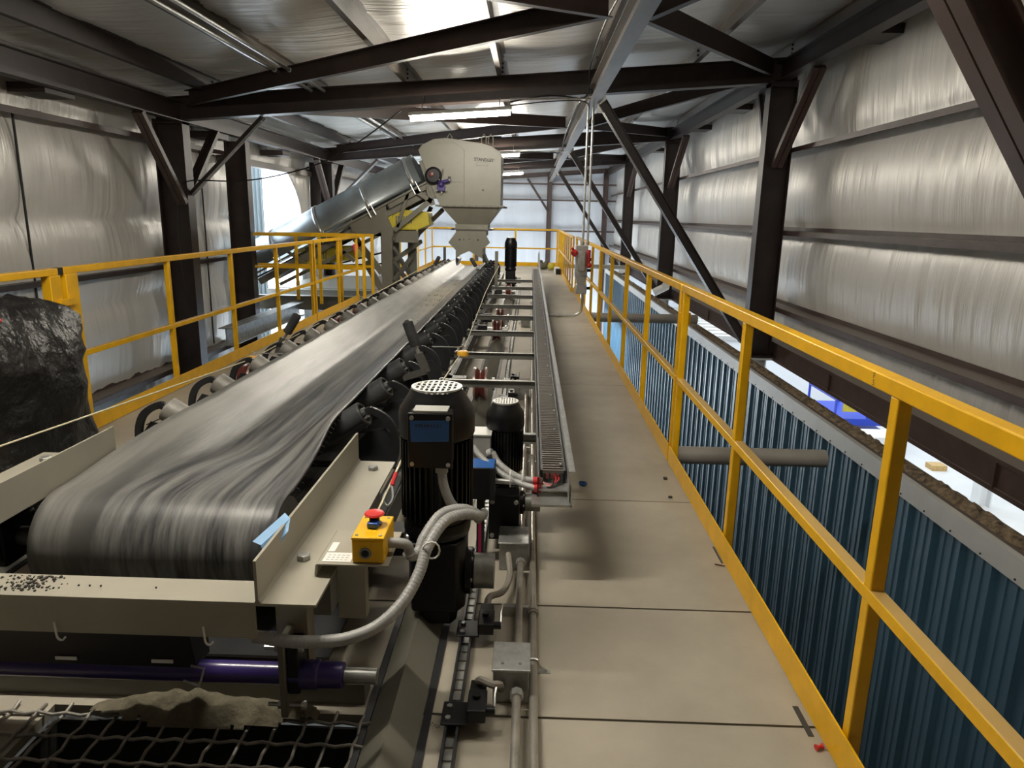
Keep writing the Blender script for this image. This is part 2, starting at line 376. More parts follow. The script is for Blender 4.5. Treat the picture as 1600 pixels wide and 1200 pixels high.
# hopper pit below the grate
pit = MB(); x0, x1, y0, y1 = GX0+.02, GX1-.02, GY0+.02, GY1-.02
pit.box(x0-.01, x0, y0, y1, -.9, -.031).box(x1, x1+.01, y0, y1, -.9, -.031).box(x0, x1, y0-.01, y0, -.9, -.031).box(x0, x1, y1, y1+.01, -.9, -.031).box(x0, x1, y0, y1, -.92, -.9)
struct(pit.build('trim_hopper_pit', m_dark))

# ---- blue cladding wall below and beside the walkway
def corr(name, x, y0, y1, z0, z1, mat, pitch=.3048, sgn=-1):
    P = []; y = y0
    while y < y1:
        for dy, dx in [(0, 0), (.02, .03), (.05, .03), (.07, 0), (.125, 0), (.132, .008), (.148, .008), (.155, 0), (.215, 0), (.222, .008), (.238, .008), (.245, 0)]:
            P.append((x+sgn*dx, y+dy))
        y += pitch
    n = len(P); mb = MB(); mb.add([(a, b, z0) for a, b in P] + [(a, b, z1) for a, b in P], [(i, i+1, n+i+1, n+i) for i in range(n-1)])
    return mb.build(name, mat, smooth=False, solid=.002)
struct(corr('wall_blue_cladding', 2.72, -.5, 25.4, -5, -.41, m_blueclad))
tr = MB().box(2.665, 2.675, -.6, 25.5, -.42, -.285).box(2.665, 2.71, -.6, 25.5, -.285, -.278)
struct(tr.build('trim_1', m_trimw))
scr = MB()
y = -.4
while y < 25.4:
    scr.hexb((2.665, y, -.40), (-1, 0, 0), .007, .006); y += .3048
struct(scr.build('trim_2', m_darkgrey))
struct(MB().box(2.71, 2.885, -.6, 25.5, -.31, -.277).box(2.70, 2.88, 25.4, 25.5, -5, -.31).box(2.86, 2.88, -.6, 25.4, -5, -.31).build('trim_3', m_ledge))
# crumpled insulation lying along the wall head
fl = MB(); V = []; F = []; nseg = 520
for i in range(nseg+1):
    y = -.3+25.6*i/nseg; am = .5+.9*abs(nz3(y*.8, 0, 0))*1.6
    for k in range(7):
        t = k/6; x = 2.735+.14*t+nz3(y*9, k*1.7, 5)*.015
        h = (.03+nz3(y*14, k*1.3, 1)*.045+nz3(y*5, k, 2)*.03)*am*math.sin(PI*t)
        V.append((x, y, -.274+max(0, h)+(.001 if 0 < k < 6 else 0)))
for i in range(nseg):
    for k in range(6): F.append((i*7+k, i*7+k+1, (i+1)*7+k+1, (i+1)*7+k))
tag(fl.add(V, F).build('insulation_scraps', m_fluff, smooth=False), 'torn brown insulation scraps lying along the top of the blue wall', 'insulation', kind='stuff')

# ================================================================== STEEL STRUCTURE
def column(x_in, x_out, y, zb, zt, label, mat=m_maroon, w=.22):
    t = thing('steel_column', ((x_in+x_out)/2, y, zb), label, 'column')
    xm = (x_in+x_out)/2; d = abs(x_out-x_in)
    MB().ibeam((xm, y, zb+.03), (xm, y, zt), w, d, .014, up=(1, 0, 0)).build('column_shaft', mat, t)
    MB().box(min(x_in, x_out)-.03, max(x_in, x_out)+.03, y-w/2-.02, y+w/2+.02, zb, zb+.03).build('base_plate', mat, t)
    return t
for k, (y, nm) in enumerate(zip(FR, ['right of the near rail end, closest to the camera', 'against the right wall, nearest one fully in view', 'against the right wall, behind the nearest one', 'against the right wall, third in the row'])):
    column(3.20, 3.57, y, -.50, zr(3.35)-.30, 'dark maroon steel column %s' % nm)
for k, (y, nm) in enumerate(zip(FR, ['left of the camera beside the left wall', 'behind the left yellow railing, large and near', 'behind the galvanised conveyor cover at left', 'far back on the left wall'])):
    column(-4.91, -5.33, y, -4.9, zr(-5)-.30, 'dark maroon steel column %s' % nm)
column(-4.93, -5.30, 12.75, -4.9, 2.62, 'dark steel door-jamb column left of the bright opening', w=.20)
column(-5.1, -5.35, 17.7, -4.9, 2.62, 'dark steel door-jamb column at the far side of the bright opening', w=.15)
for x, nm in [(.80, 'between the two halves of the end wall'), (3.3, 'at the right corner of the end wall')]:
    column(x-.11, x+.11, 33.0, -4.9, zr(x)-.02, 'slim reddish steel column %s' % nm, mat=m_red_steel, w=.2)
column(-2.6, -2.38, 33.0, -4.9, zr(-2.5)-.02, 'slim reddish steel column on the end wall behind the hopper', mat=m_red_steel, w=.2)
# pale pedestals under the right-hand columns
for y, nm in zip(FR[1:], ['nearest', 'second', 'third']):
    t = thing('column_pedestal', (3.4, y, -5), 'pale grey stub post carrying the %s right wall column' % nm, 'pedestal')
    MB().ibeam((3.39, y, -5), (3.39, y, -.53), .2, .26, .02, up=(1, 0, 0)).build('post', m_trimw, t)
    MB().box(3.2, 3.6, y-.16, y+.16, -.53, -.50).build('cap_plate', m_trimw, t)
# rafters
def bolts(mb, c, ax, uax, n=3, s=.06, r=.014):
    for k in range(n):
        for j in (0, 1):
            mb.hexb(Vector(c)+Vector((0, 0, 1))*(k*s)+Vector(uax)*(j*s), ax, r, .02)
names_r = ['overhead at the camera', 'nearest across the picture, carrying the first tube light', 'second across, behind the hopper', 'third across, far back']
for y, nm in zip(FR, names_r):
    t = thing('roof_rafter', (0, y, 2.7), 'dark maroon tapered steel rafter %s' % nm, 'rafter')
    MB().ibeam((-5.33, y, zr(-5.33)-.155), (3.57, y, zr(3.57)-.155), .20, .31, .012).build('rafter_beam', m_maroon, t)
    MB().box(3.20, 3.57, y-.11, y+.11, zr(3.2)-.36, zr(3.2)-.30).build('end_plate', m_maroon, t)
    MB().box(-5.33, -4.91, y-.11, y+.11, zr(-5)-.36, zr(-5)-.30).build('end_plate', m_maroon, t)
MBt = MB().ibeam((-5.4, 33.1, zr(-5.4)-.1), (3.7, 33.1, zr(3.7)-.1), .12, .2, .01)
tag(MBt.build('roof_rafter', m_red_steel), 'reddish steel rafter on the far end wall', 'rafter')
# purlins
pl = ['against the left eave', 'second from the left wall, with two bright conduits under it', 'third from the left wall', 'fourth from the left wall, over the first tube light', 'right above the silver strut beam', 'second from the right wall', 'against the right eave']
for x, nm in zip(PX, pl):
    t = thing('roof_purlin', (x, 14, zr(x)), 'long grey-brown roof purlin %s' % nm, 'purlin')
    MB().zee((x, -4.9, zr(x)+.10), (x, 33.2, zr(x)+.10), .065, .2, .006).build('purlin_section', m_purlin if x > -4 else m_maroon, t)
    for y in FR[1:]:
        b = MB(); bolts(b, (x+.004, y-.1, zr(x)+.04), (1, 0, 0), (0, .07, 0), 3, .055); bolts(b, (x-.004, y-.1, zr(x)+.04), (-1, 0, 0), (0, .07, 0), 3, .055)
        b.build('bolt_group', m_darkgrey, t)
# eave beams
t = thing('eave_beam', (-5, 14, 2.66), 'dark maroon eave beam running along the top of the left columns', 'beam')
MB().ibeam((-4.98, -4.9, 2.79), (-4.98, 33, 2.79), .15, .26, .012).build('beam_section', m_maroon, t)
t = thing('eave_beam', (3.4, 14, 3.3), 'dark maroon eave beam running along the top of the right columns', 'beam')
MB().ibeam((3.36, -4.9, 3.43), (3.36, 33, 3.43), .16, .24, .012).build('beam_section', m_maroon, t)
# silver strut beam overhead
t = thing('strut_beam', (.82, 14, 2.97), 'grey steel strut beam running lengthwise under the roof above the walkway', 'beam')
MB().ibeam((.815, -4.9, 3.075), (.815, 33, 3.075), .15, .21, .012).build('beam_section', m_purlin, t)
# girts
for z, lb in [(2.45, 'upper'), (1.33, 'middle'), (.25, 'lower')]:
    t = thing('wall_girt', (3.7, 14, z-.03), '%s grey-brown horizontal girt on the right wall' % lb, 'girt')
    MB().zee((3.705, -4.9, z), (3.705, 33.2, z), .0, .0, .006) if 0 else MB().prof([(-.11, -.008), (.13, -.008), (.13, -.065), (.123, -.065), (.123, 0), (-.11, 0), (-.11, .05), (-.117, .05), (-.117, -.008)], (3.705, 33.2, z), (3.705, -4.9, z)).build('girt_section', m_crane, t)
for z, lb in [(2.45, 'upper'), (-.86, 'lowest')]:
    for a, b, c in [(-4.9, 12.7, 'near'), (17.8, 33.2, 'far')]:
        t = thing('wall_girt', (-5.4, (a+b)/2, z-.03), '%s horizontal girt on the %s stretch of the left wall' % (lb, c), 'girt')
        MB().prof([(-.14, -.008), (.10, -.008), (.10, -.07), (.093, -.07), (.093, 0), (-.14, 0), (-.14, .05), (-.147, .05), (-.147, -.008)], (-5.40, a, z), (-5.40, b, z)).build('girt_section', m_crane, t)
for z in (.66,):
    t = thing('wall_girt', (-5.4, 7, z), 'thin horizontal girt behind the top rail of the left railing', 'girt')
    MB().box(-5.50, -5.36, -4.9, 12.6, z-.06, z).build('girt_section', m_maroon, t)
t = thing('wall_girt', (-5.3, 15.2, 2.3), 'horizontal header girt above the bright opening', 'girt')
MB().box(-5.5, -5.3, 12.8, 17.7, 2.28, 2.40).build('girt_section', m_purlin, t)
for z, lb in [(.85, 'lower'), (2.2, 'upper'), (2.9, 'top')]:
    tag(MB().box(-5.4, 3.8, 33.05, 33.2, z-.05, z+.02).build('wall_girt', m_red_steel), '%s dark girt across the end wall' % lb, 'girt')
# big brown beam low on the right
t = thing('crane_beam', (3.72, 14, -.53), 'large dark brown beam low along the right wall above the gap into the white hall', 'beam')
MB().box(3.60, 3.84, -4.9, 33, -.53, -.26).build('beam_section', m_crane, t)
MB().box(3.585, 3.60, -4.9, 33, -.30, -.26).box(3.585, 3.60, -4.9, 33, -.53, -.49).build('flange_lip', m_crane, t)
for y in (5.2, 8.3, 14.2, 22): MB().box(3.575, 3.598, y, y+.02, -.5, -.29).build('stiffener', m_crane, t)

# diagonal braces in the frame planes (strut beam down to the column foot)
def dbl(t, p0, p1, w=.085, gap=.012, d=.16, mat=m_maroon):
    p0, p1 = Vector(p0), Vector(p1)
    for s in (-1, 1):
        off = Vector((0, s*(gap/2), 0)); ax = (p1-p0).normalized(); side = ax.cross(Vector((0, 1, 0))).normalized()
        mb = MB(); up = side
        mb.prof([(0, -w), (s*-.085, -w), (s*-.085, -w+.01), (s*-.01, -w+.01), (s*-.01, w-.01), (s*-.085, w-.01), (s*-.085, w), (0, w)], p0+off, p1+off, up=up)
        mb.build('channel', mat, t)
nmd = ['crossing the upper right corner, closest to camera', 'ending at the foot of nearest right column', 'ending at the foot of second right column', 'ending at the foot of third right column']
for k, (y, nm) in enumerate(zip(FR, nmd)):
    t = thing('diagonal_brace', (3.1, y, -.45), 'dark steel diagonal brace of two channels %s' % nm, 'brace')
    dbl(t, (.93, y-.17, 2.98), (3.13, y-.20, -.24), w=.06 if k else .075, mat=m_red_steel if k == 0 else m_maroon)
    if k: MB().box(.86, .98, y-.18, y-.16, 2.85, 3.08).build('gusset', m_galv, t)
# horizontal roof bracing: column heads to strut mid-bay
bays = list(zip(FR, FR[1:]))
for bi, (ya, yb) in enumerate(bays):
    ym = (ya+yb)/2-.1; bn = ['near bay', 'middle bay', 'far bay'][bi]
    for (x, y, z, sd) in [(-4.75, yb-.15, 2.95, 'left far'), (3.2, yb-.15, 3.47, 'right far'), (-4.75, ya+.15, 2.95, 'left near'), (3.2, ya+.15, 3.47, 'right near')]:
        xm, zm = (.60, 3.19) if x < 0 else (.92, 3.19)
        o = MB().chan((x, y, z), (xm, ym, zm), .07, .20, .01)
        tag(o.build('roof_brace', m_maroon), 'dark maroon horizontal roof brace, %s one of the %s' % (sd, bn), 'brace', 'diagonal braces under the roof')
# knee braces at the columns
def knee(p0, p1, label, w=.10, mat=m_maroon, up=(0, 0, 1)):
    t = thing('knee_brace', p1 if p1[2] < p0[2] else p0, label, 'brace', 'knee braces at the columns')
    u_ = Vector(up)
    for s_ in (-1, 1):
        MB().bar(Vector(p0)+u_*s_*w*.29, Vector(p1)+u_*s_*w*.29, w*.55, w*.5, up=up).build('angle', mat, t)
    return t
for k, y in enumerate(FR[1:]):
    nm = ['nearest', 'second', 'third'][k]
    knee((-4.98, y-1.12, 2.65), (-4.98, y-.14, 1.55), 'maroon knee brace on the camera side of the %s left column' % nm, .13, m_red_steel, up=(1, 0, 0))
    knee((-4.98, y+1.12, 2.65), (-4.98, y+.14, 1.75), 'maroon knee brace on the far side of the %s left column' % nm, .13, up=(1, 0, 0))
    tt = knee((-4.90, y, 1.68), (-3.80, y, 2.74), 'maroon knee brace from the %s left column up to the rafter' % nm, .10, m_maroon if k == 0 else m_red_steel, up=(0, 1, 0))
    MB().bar((-4.86, y-.06, 1.66), (-3.80, y-.06, 2.68), .012, .035).build('bright_flange', m_galv, tt)
    knee((3.46, y-1.10, 3.30), (3.36, y-.16, 2.20), 'maroon knee brace on the camera side of the %s right column' % nm, .14, m_red_steel, up=(1, 0, 0))
    knee((3.46, y+1.10, 3.30), (3.36, y+.16, 2.25), 'maroon knee brace on the far side of the %s right column' % nm, .12, up=(1, 0, 0))
# short girt stubs at the eaves
for (x0, x1, y, z, nm) in [(-5.45, -5.05, 7.95, 2.66, 'at the left eave nearest the camera'), (3.45, 3.8, 8.3, 3.42, 'at the right eave left of the big diagonal brace'), (3.45, 3.8, 13.4, 3.38, 'at the right eave behind the nearest column'),
                          (3.45, 3.8, 16.3, 3.38, 'at the right eave before the second column'), (3.45, 3.8, 21.3, 3.36, 'at the right eave behind the second column'), (-5.45, -5.0, 11.9, 2.62, 'at the left eave behind the nearest column'), (-5.45, -5.0, 15.0, 2.60, 'at the left eave over the opening')]:
    tag(MB().box(x0, x1, y-.25, y+.25, z-.05, z+.05).build('eave_stub', m_maroon), 'short dark steel stub %s' % nm, 'stub')
# end-wall brace
tag(MB().bar((-.2, 32.9, 3.1), (.75, 32.9, 1.7), .1, .1).build('diagonal_brace', m_maroon), 'short thin brace on the far end wall beside the central column', 'brace')
# seams on the left liner
for y, nm in [(7.75, 'wide dark seam of the left wall liner left of the first column'), (12.05, 'dark seam of the left wall liner between column and opening')]:
    struct(MB().box(-5.47, -5.455, y-.012, y+.012, -.8, 2.42).build('trim_4', m_seam))
# outside: corrugated sheet wall seen through the opening, and ground
o = corr('outside_sheet_wall', -7.4, 15.2, 20.0, -5, 2.9, m_extsheet, sgn=1)
tag(o, 'pale corrugated metal wall seen outside through the bright opening', 'wall')
struct(MB().box(-30, -5.75, 4, 40, -5.2, -5.05).build('floor_outside', m_hall))
# hanging flap of liner beside the opening
mb = MB(); V = []; F = []
for i in range(17):
    for k in range(13):
        u = i/16; v = k/12
        V.append((-5.36+.05*math.sin(u*9+v*3), 16.0+u*1.6+(v*.9*(1-u)), 2.3-v*1.6*(.55+.45*u)))
for i in range(16):
    for k in range(12): F.append((i*13+k, (i+1)*13+k, (i+1)*13+k+1, i*13+k+1))
tag(mb.add(V, F).build('loose_liner_flap', m_liner, smooth=180, solid=.003), 'loose white liner flap hanging in the bright opening', 'insulation')

# ================================================================== LIGHTS
def tube_light(x0, x1, y, z, label):
    t = thing('tube_light', ((x0+x1)/2, y, z-.05), label, 'light', 'strip lights under the rafters')
    MB().prof([(-.055, 0), (.055, 0), (.055, .02), (.03, .05), (-.03, .05), (-.055, .02)], (x0-.02, y, z-.05), (x1+.02, y, z+.05)).build('housing', m_trimw, t)
    MB().tube([(x0, y, z-.085), (x1, y, z+.015)], .032, 12).build('lamp_tube', m_light if y > 0 else m_light_dim, t)
    for x in (x0+.15, x1-.15): MB().cyl((x, y, z+.04), (x, y+.20, z+.24), .006, 8).build('hanger', m_galv, t)
    return t
tube_light(-1.67, -.32, 10.17, 2.80, 'bright strip light under the nearest rafter')
tube_light(-1.67, -.32, 17.8, 2.87, 'second strip light, behind the hopper top')
tube_light(-1.67, -.32, 25.45, 2.88, 'third and farthest strip light')
tube_light(-2.00, -.65, 2.35, 2.85, 'strip light above the head of the belt')
t = tube_light(.5, 1.85, 2.60, 3.05, 'unseen strip light added as weak fill over the walkway near the camera')  # fill strip, added to soften the shadow beside the trough
for c_ in [o for o in S.objects if o.parent == t and o.name.startswith('lamp_tube')]: c_.material_slots[0].material = m_light_dim if 0 else m_light_dim; c_.data.materials[0] = m_light_dim

# conduits under the second purlin
for dx, nm in [(-.05, 'left'), (.13, 'right')]:
    t = thing('roof_conduit', (-3.05+dx, 14, 3.05), '%s of the two shiny conduits under the second purlin' % nm, 'conduit')
    MB().tube([(-3.05+dx, -4.5, 3.10), (-3.05+dx, 33, 3.10)], .022, 10).build('pipe_run', m_galv, t)
    cp = MB()
    for y in range(-3, 33, 3): cp.tube([(-3.05+dx, y, 3.10), (-3.05+dx, y+.08, 3.10)], .03, 10)
    cp.build('coupling', m_dullgalv, t)
def cable(name, pts, r, mat, label, cat, k=6, n=8):
    return tag(MB().tube(spline(pts, k), r, n).build(name, mat), label, cat)
cable('power_cable', [(-1.784, 10.05, 2.80), (-2.352, 10.0, 2.388), (-2.885, 10.0, 2.106), (-3.544, 10.1, 1.933), (-4.124, 10.2, 1.859), (-4.85, 10.33, 1.855), (-5.0, 10.33, 1.7), (-5.08, 10.33, 1.2), (-5.05, 10.33, 0), (-5.05, 10.33, -.8)], .009, m_darkgrey, 'thin dark cable drooping from the first light to the left column', 'cable')
cable('power_cable', [(-.32, 10.15, 2.95), (.10, 10.15, 3.03), (.40, 10.2, 3.04), (.66, 10.2, 3.02), (.72, 10.1, 3.14), (.70, 9.6, 3.33), (.68, 7.5, 3.32), (.72, 5.5, 3.2)], .011, m_darkgrey, 'dark cable looping from the first light up beside the strut beam', 'cable')
cable('power_cable', [(-.32, 10.12, 2.90), (.2, 10.12, 2.96), (.62, 10.15, 2.98), (.74, 10.3, 2.95), (.78, 10.8, 2.95)], .008, m_darkgrey, 'lower dark cable beside the first light', 'cable')
cable('power_cable', [(-.32, 17.8, 2.92), (.3, 17.9, 2.99), (.66, 17.9, 2.97), (.70, 16.5, 3.2), (.70, 12, 3.2), (.74, 10.8, 3.1)], .012, m_darkgrey, 'dark cable from the second light along the strut beam', 'cable')
tag(MB().tube([(-.32, 10.1, 2.985), (.9, 10.1, 3.0)], .012, 8).build('roof_conduit', m_galv), 'short bright conduit from the first light to the strut beam', 'conduit')
tag(MB().tube([(-.32, 17.7, 2.96), (.85, 17.7, 2.98)], .014, 8).build('roof_conduit', m_galv), 'short bright conduit from the second light to the strut beam', 'conduit')

# ================================================================== RAILINGS
def rail_y(name, x, posts, y0, y1, label, toe=True, side=1, h=1.05, gapcap=True):
    """guardrail section along y; toe plate on the walkway side"""
    t = thing(name, (x, (y0+y1)/2, 0), label, 'railing', 'yellow guardrail sections')
    MB().box(x-.022, x+.022, y0, y1, h, h+.043).build('top_rail', m_yellow, t, bevel=.004)
    MB().box(x-.020, x+.020, y0, y1, h/2-.018, h/2+.018).build('mid_rail', m_yellowd, t, bevel=.003)
    for p in posts: MB().box(x-.019, x+.019, p-.019, p+.019, 0.0, h).build('post', m_yellow, t, bevel=.004)
    if toe:
        a = x-.032*side; MB().box(min(a, a+.006*side), max(a, a+.006*side), y0, y1, 0.005, .11).build('toe_plate', m_yellow, t)
    return t
XG = .91
def sec(y0, y1, n): return [y0+.03+(y1-y0-.06)*i/(n-1) for i in range(n)]
rail_y('guardrail', XG, [-.80, .45, 1.69, 2.94, 4.14], -.85, 4.17, 'yellow guardrail section at right, nearest to the camera')
rail_y('guardrail', XG, [4.23, 5.47, 6.72, 7.97, 9.19], 4.20, 9.22, 'yellow guardrail section at right, second along the walkway')
rail_y('guardrail', XG, [9.28, 10.52, 11.76, 13.0, 14.2], 9.25, 14.24, 'yellow guardrail section at right, third, behind the grey disconnect box')
rail_y('guardrail', XG-.06, [14.3, 15.2, 16.1, 17.0, 17.9, 18.8, 19.7, 20.6, 21.5], 14.27, 21.6, 'yellow guardrail section at right, farthest before the end')
# little hinge clips and the pencilled number on the near rail
clip = MB().box(XG-.035, XG+.035, 4.145, 4.165, .86, .93)
tag(clip.build('rail_clip', m_yellow), 'small yellow clip joining two right guardrail posts', 'clip')
XLr = -2.93
rail_y('guardrail', XLr, [5.72, 6.96, 8.22, 9.56], 4.40, 9.60, 'yellow guardrail section at left, beside the near half of the belt', side=-1)
t = rail_y('guardrail', XLr, [9.68, 10.9, 12.08], 9.64, 12.10, 'short yellow guardrail section at left, between gate post and cross rails', side=-1)
# near-left gate section with heavy post
t = thing('gate_rail', (XLr, 3, 0), 'yellow rail section with heavy latch post at the far left edge', 'railing', 'yellow guardrail sections')
MB().box(XLr-.025, XLr+.025, 0.5, 4.34, 1.05, 1.093).build('top_rail', m_yellow, t, bevel=.004)
MB().box(XLr-.025, XLr+.025, 0.5, 4.34, .50, .545).build('mid_rail', m_yellow, t)
MB().box(XLr-.03, XLr+.03, 4.25, 4.35, .0, 1.05).build('post', m_yellow, t, bevel=.004)
MB().box(XLr-.03, XLr+.03, 4.40, 4.52, 0, 1.05).build('latch_post', m_yellow, t, bevel=.004)
MB().box(XLr+.03, XLr+.05, 4.30, 4.44, .86, .90).build('latch', m_yellow, t)
MB().box(XLr+.03, XLr+.036, .5, 4.5, .0, .12).build('toe_plate', m_yellow, t)
MB().box(XLr-.02, XLr+.02, 4.345, 4.395, 1.05, 1.094).build('joint_gap', m_blackp, t)
def rail_x(y, x0, x1, posts, label, toe=False, h=1.05, z0=0):
    t = thing('guardrail', ((x0+x1)/2, y, 0), label, 'railing', 'yellow guardrail sections')
    MB().box(x0, x1, y-.025, y+.025, h, h+.05).build('top_rail', m_yellow, t, bevel=.004)
    MB().box(x0, x1, y-.02, y+.02, h/2-.02, h/2+.02).build('mid_rail', m_yellow, t)
    for p in posts: MB().box(p-.025, p+.025, y-.025, y+.025, z0, h).build('post', m_yellow, t, bevel=.004)
    if toe: MB().box(x0, x1, y-.035, y-.028, .005, .12).build('toe_plate', m_yellow, t)
    return t
rail_x(12.30, -4.75, -2.83, [-3.62, -2.86], 'yellow rail crossing behind the left railing, shorter one with post in front', z0=-.1)
rail_x(12.85, -4.9, -2.80, [-4.2, -3.4, -2.83], 'yellow rail crossing at left, rear one beside the conveyor leg', z0=-.1)
rail_x(21.62, -2.95, .83, [-1.7, -.45, .80], 'yellow guardrail across the far end of the walkway', toe=True)
rail_y('guardrail', -2.93, [14.9, 16.2, 17.5, 18.8, 20.1, 21.5], 14.85, 21.6, 'yellow guardrail at far left behind the conveyor legs', side=-1)

# ================================================================== FLOOR RAIL, UNISTRUT, CONDUITS, GRATES
def vtrack(x, label):
    t = thing('wheel_track', (x, 8, 0), label, 'track', 'angle-iron tracks on the deck')
    MB().prof([(-.075, 0), (0, .075), (.075, 0), (.066, 0), (0, .066), (-.066, 0)], (x, -.9, .008), (x, 15.5, .008)).build('angle_iron', m_greyd, t)
    MB().box(x-.10, x-.078, -.9, 15.5, 0, .008).box(x+.078, x+.10, -.9, 15.5, 0, .008).build('base_strip', m_darkgrey, t)
vtrack(-.36, 'inverted angle track on the deck right of the belt')
vtrack(-2.18, 'inverted angle track on the deck left of the belt')
t = thing('slotted_channel', (-.19, 8, 0), 'slotted strut channel fixed along the deck beside the track', 'channel')
MB().box(-.212, -.205, -.9, 15, 0, .035).box(-.178, -.171, -.9, 15, 0, .035).build('side_wall', m_darkgrey, t)
sl = MB(); y = -.9
while y < 15: sl.box(-.205, -.178, y, y+.035, .001, .006); y += .05
sl.build('slotted_base', m_dullgalv, t)
t = thing('floor_conduit', (.043, 8, 0), 'longest metal conduit along the deck, passing right of the junction boxes', 'conduit')
MB().tube([(.043, -.9, .03), (.043, 18, .03)], .0135, 12).build('pipe_run', m_conduit, t)
cp = MB()
for y in (2.35, 5.9, 9, 12): cp.tube([(.043, y, .03), (.043, y+.05, .03)], .019, 12).tube([(.043, y+.015, .03), (.043, y+.035, .03)], .022, 12)
cp.build('coupling', m_conduit, t)
cp = MB()
for y in (2.05, 4.1, 7.2, 10.5): cp.box(.02, .10, y, y+.02, 0, .004).tube([(.022, y+.01, .03), (.03, y+.01, .045), (.043, y+.01, .0475), (.056, y+.01, .045), (.066, y+.01, .02), (.09, y+.01, .005)], .004, 6)
cp.build('strap', m_galv, t)
for (a, b, nm) in [(-.9, 1.88, 'nearest the camera'), (2.05, 2.72, 'between the first and second junction boxes'), (2.93, 5.6, 'between the second and third junction boxes')]:
    t = thing('floor_conduit', (-.008, (a+b)/2, 0), 'metal conduit on the deck, run %s' % nm, 'conduit')
    MB().tube([(-.008, a, .055), (-.008, b, .055)], .0135, 12).build('pipe_run', m_conduit, t)
    for q_ in (a+.001, b-.03): MB().tube([(-.008, q_, .055), (-.008, q_+.029, .055)], .02, 8).build('connector', m_galv, t)
    ms = (a+b)/2 if a > 0 else 1.45
    MB().box(-.07, .03, ms, ms+.02, 0, .04).build('strap', m_galv, t)
def jbox(x0, x1, y0, y1, h, label):
    t = thing('junction_box', ((x0+x1)/2, (y0+y1)/2, 0), label, 'junction box', 'junction boxes on the deck')
    MB().box(x0, x1, y0, y1, 0, h).build('enclosure', m_dullgalv, t, bevel=.003)
    MB().box(x0-.004, x1+.004, y0-.004, y1+.004, h, h+.008).build('cover', m_galv, t, bevel=.002)
    for dx in (.25, .75): MB().hexb((x0+(x1-x0)*dx, y0+.03, h+.008), (0, 0, 1), .005, .003).build('cover_screw', m_dullgalv, t)
jbox(-.082, .028, 1.90, 2.04, .11, 'galvanised junction box on the deck, nearest to the camera')
jbox(-.10, .02, 2.74, 2.90, .12, 'galvanised junction box on the deck under the small black motor')
jbox(-.10, .02, 5.62, 5.76, .11, 'galvanised junction box on the deck beyond the red wheel')
jbox(-.10, .02, 9.5, 9.64, .11, 'galvanised junction box far along the deck')
def limsw(y, label):
    t = thing('limit_switch', (-.19, y, 0), label, 'limit switch', 'limit switches on the strut channel')
    MB().box(-.225, -.145, y-.055, y+.045, .037, .043).build('bracket', m_blackp, t, bevel=.003)
    b = MB()
    for yy in (-.03, .02): b.hexb((-.205, y+yy, .043), (0, 0, 1), .009, .006)
    b.build('bolt', m_galv, t)
    MB().box(-.15, -.095, y-.05, y+.05, .044, .085).box(-.148, -.10, y+.05, y+.10, .045, .08).build('switch_body', m_blackp, t, bevel=.004)
    MB().cyl((-.095, y-.02, .065), (-.07, y-.02, .065), .013, 12).build('roller_head', m_black, t)
    MB().cyl((-.125, y+.01, .085), (-.125, y+.01, .097), .012, 12).build('cap_nut', m_black, t)
    MB().tube([(-.072, y-.02, .065), (-.072, y+.02, .09), (-.068, y+.06, .10)], .004, 6).build('lever', m_galv, t)
limsw(1.80, 'small black limit switch on the strut channel, nearest to the camera')
limsw(2.24, 'small black limit switch just below the big gearmotor')
limsw(5.55, 'small black limit switch beyond the red wheel, nearer of two')
limsw(6.15, 'small black limit switch beyond the red wheel, farther of two')
limsw(9.9, 'small black limit switch far along beside the second junction box pair')
cable('flexible_hose', [(-.057, 1.90, .05), (-.06, 1.87, .085), (-.08, 1.85, .10), (-.115, 1.87, .10), (-.125, 1.885, .085)], .012, m_flexd, 'short dusty hose between near junction box and near limit switch', 'hose')
cable('flexible_hose', [(-.06, 2.74, .075), (-.05, 2.60, .05), (-.074, 2.48, .05), (-.12, 2.40, .07), (-.125, 2.34, .066)], .013, m_flexd, 'short dusty hose curving to the limit switch below the gearmotor', 'hose')
cable('flexible_hose', [(-.06, 5.76, .05), (-.05, 5.85, .05), (-.08, 5.98, .05), (-.12, 5.98, .07), (-.125, 6.05, .066)], .012, m_flexd, 'short dusty hose at the limit switches beyond the red wheel', 'hose')
cable('flexible_hose', [(-.06, 9.64, .05), (-.05, 9.8, .05), (-.08, 9.95, .05), (-.12, 9.99, .066)], .012, m_flexd, 'short dusty hose far along the deck', 'hose')

# near grate over the pit
def grate(x0, x1, y0, y1, sx, sy, r, z, label, skew=.0):
    t = thing('wire_grate', ((x0+x1)/2, (y0+y1)/2, z), label, 'grate', 'wire mesh grates')
    w = MB(); x = x0+sx/2
    while x < x1:
        pts = []; n = int((y1-y0)/(sy/2))
        for i in range(n+1):
            pts.append((x+.002*math.sin(i*3+x*9), y0+(y1-y0)*i/n, z+(.5+.5*(-1)**(i+int(round(x/sx))))*r*1.6))
        w.tube(pts, r, 8); x += sx
    w.build('long_wire', m_wire, t)
    w = MB(); y = y1-sy/2
    while y > y0:
        n = int((x1-x0)/(sx/2)); pts = [(x0+(x1-x0)*i/n, y+skew*(x0-x0), z+r*.4+(.5-.5*(-1)**(i+int(round(y/sy))))*r*1.6) for i in range(n+1)]
        w.tube(pts, r, 8); y -= sy
    w.build('cross_wire', m_wire, t)
grate(GX0-.30, GX1-.0, GY0, GY1+.0, .080, .090, .005, .003, 'coarse wire grate over the dark pit under the belt head')
t = thing('wire_grate', (-.66, 6.0, .01), 'small wire grate between conveyor frame and track', 'grate', 'wire mesh grates')
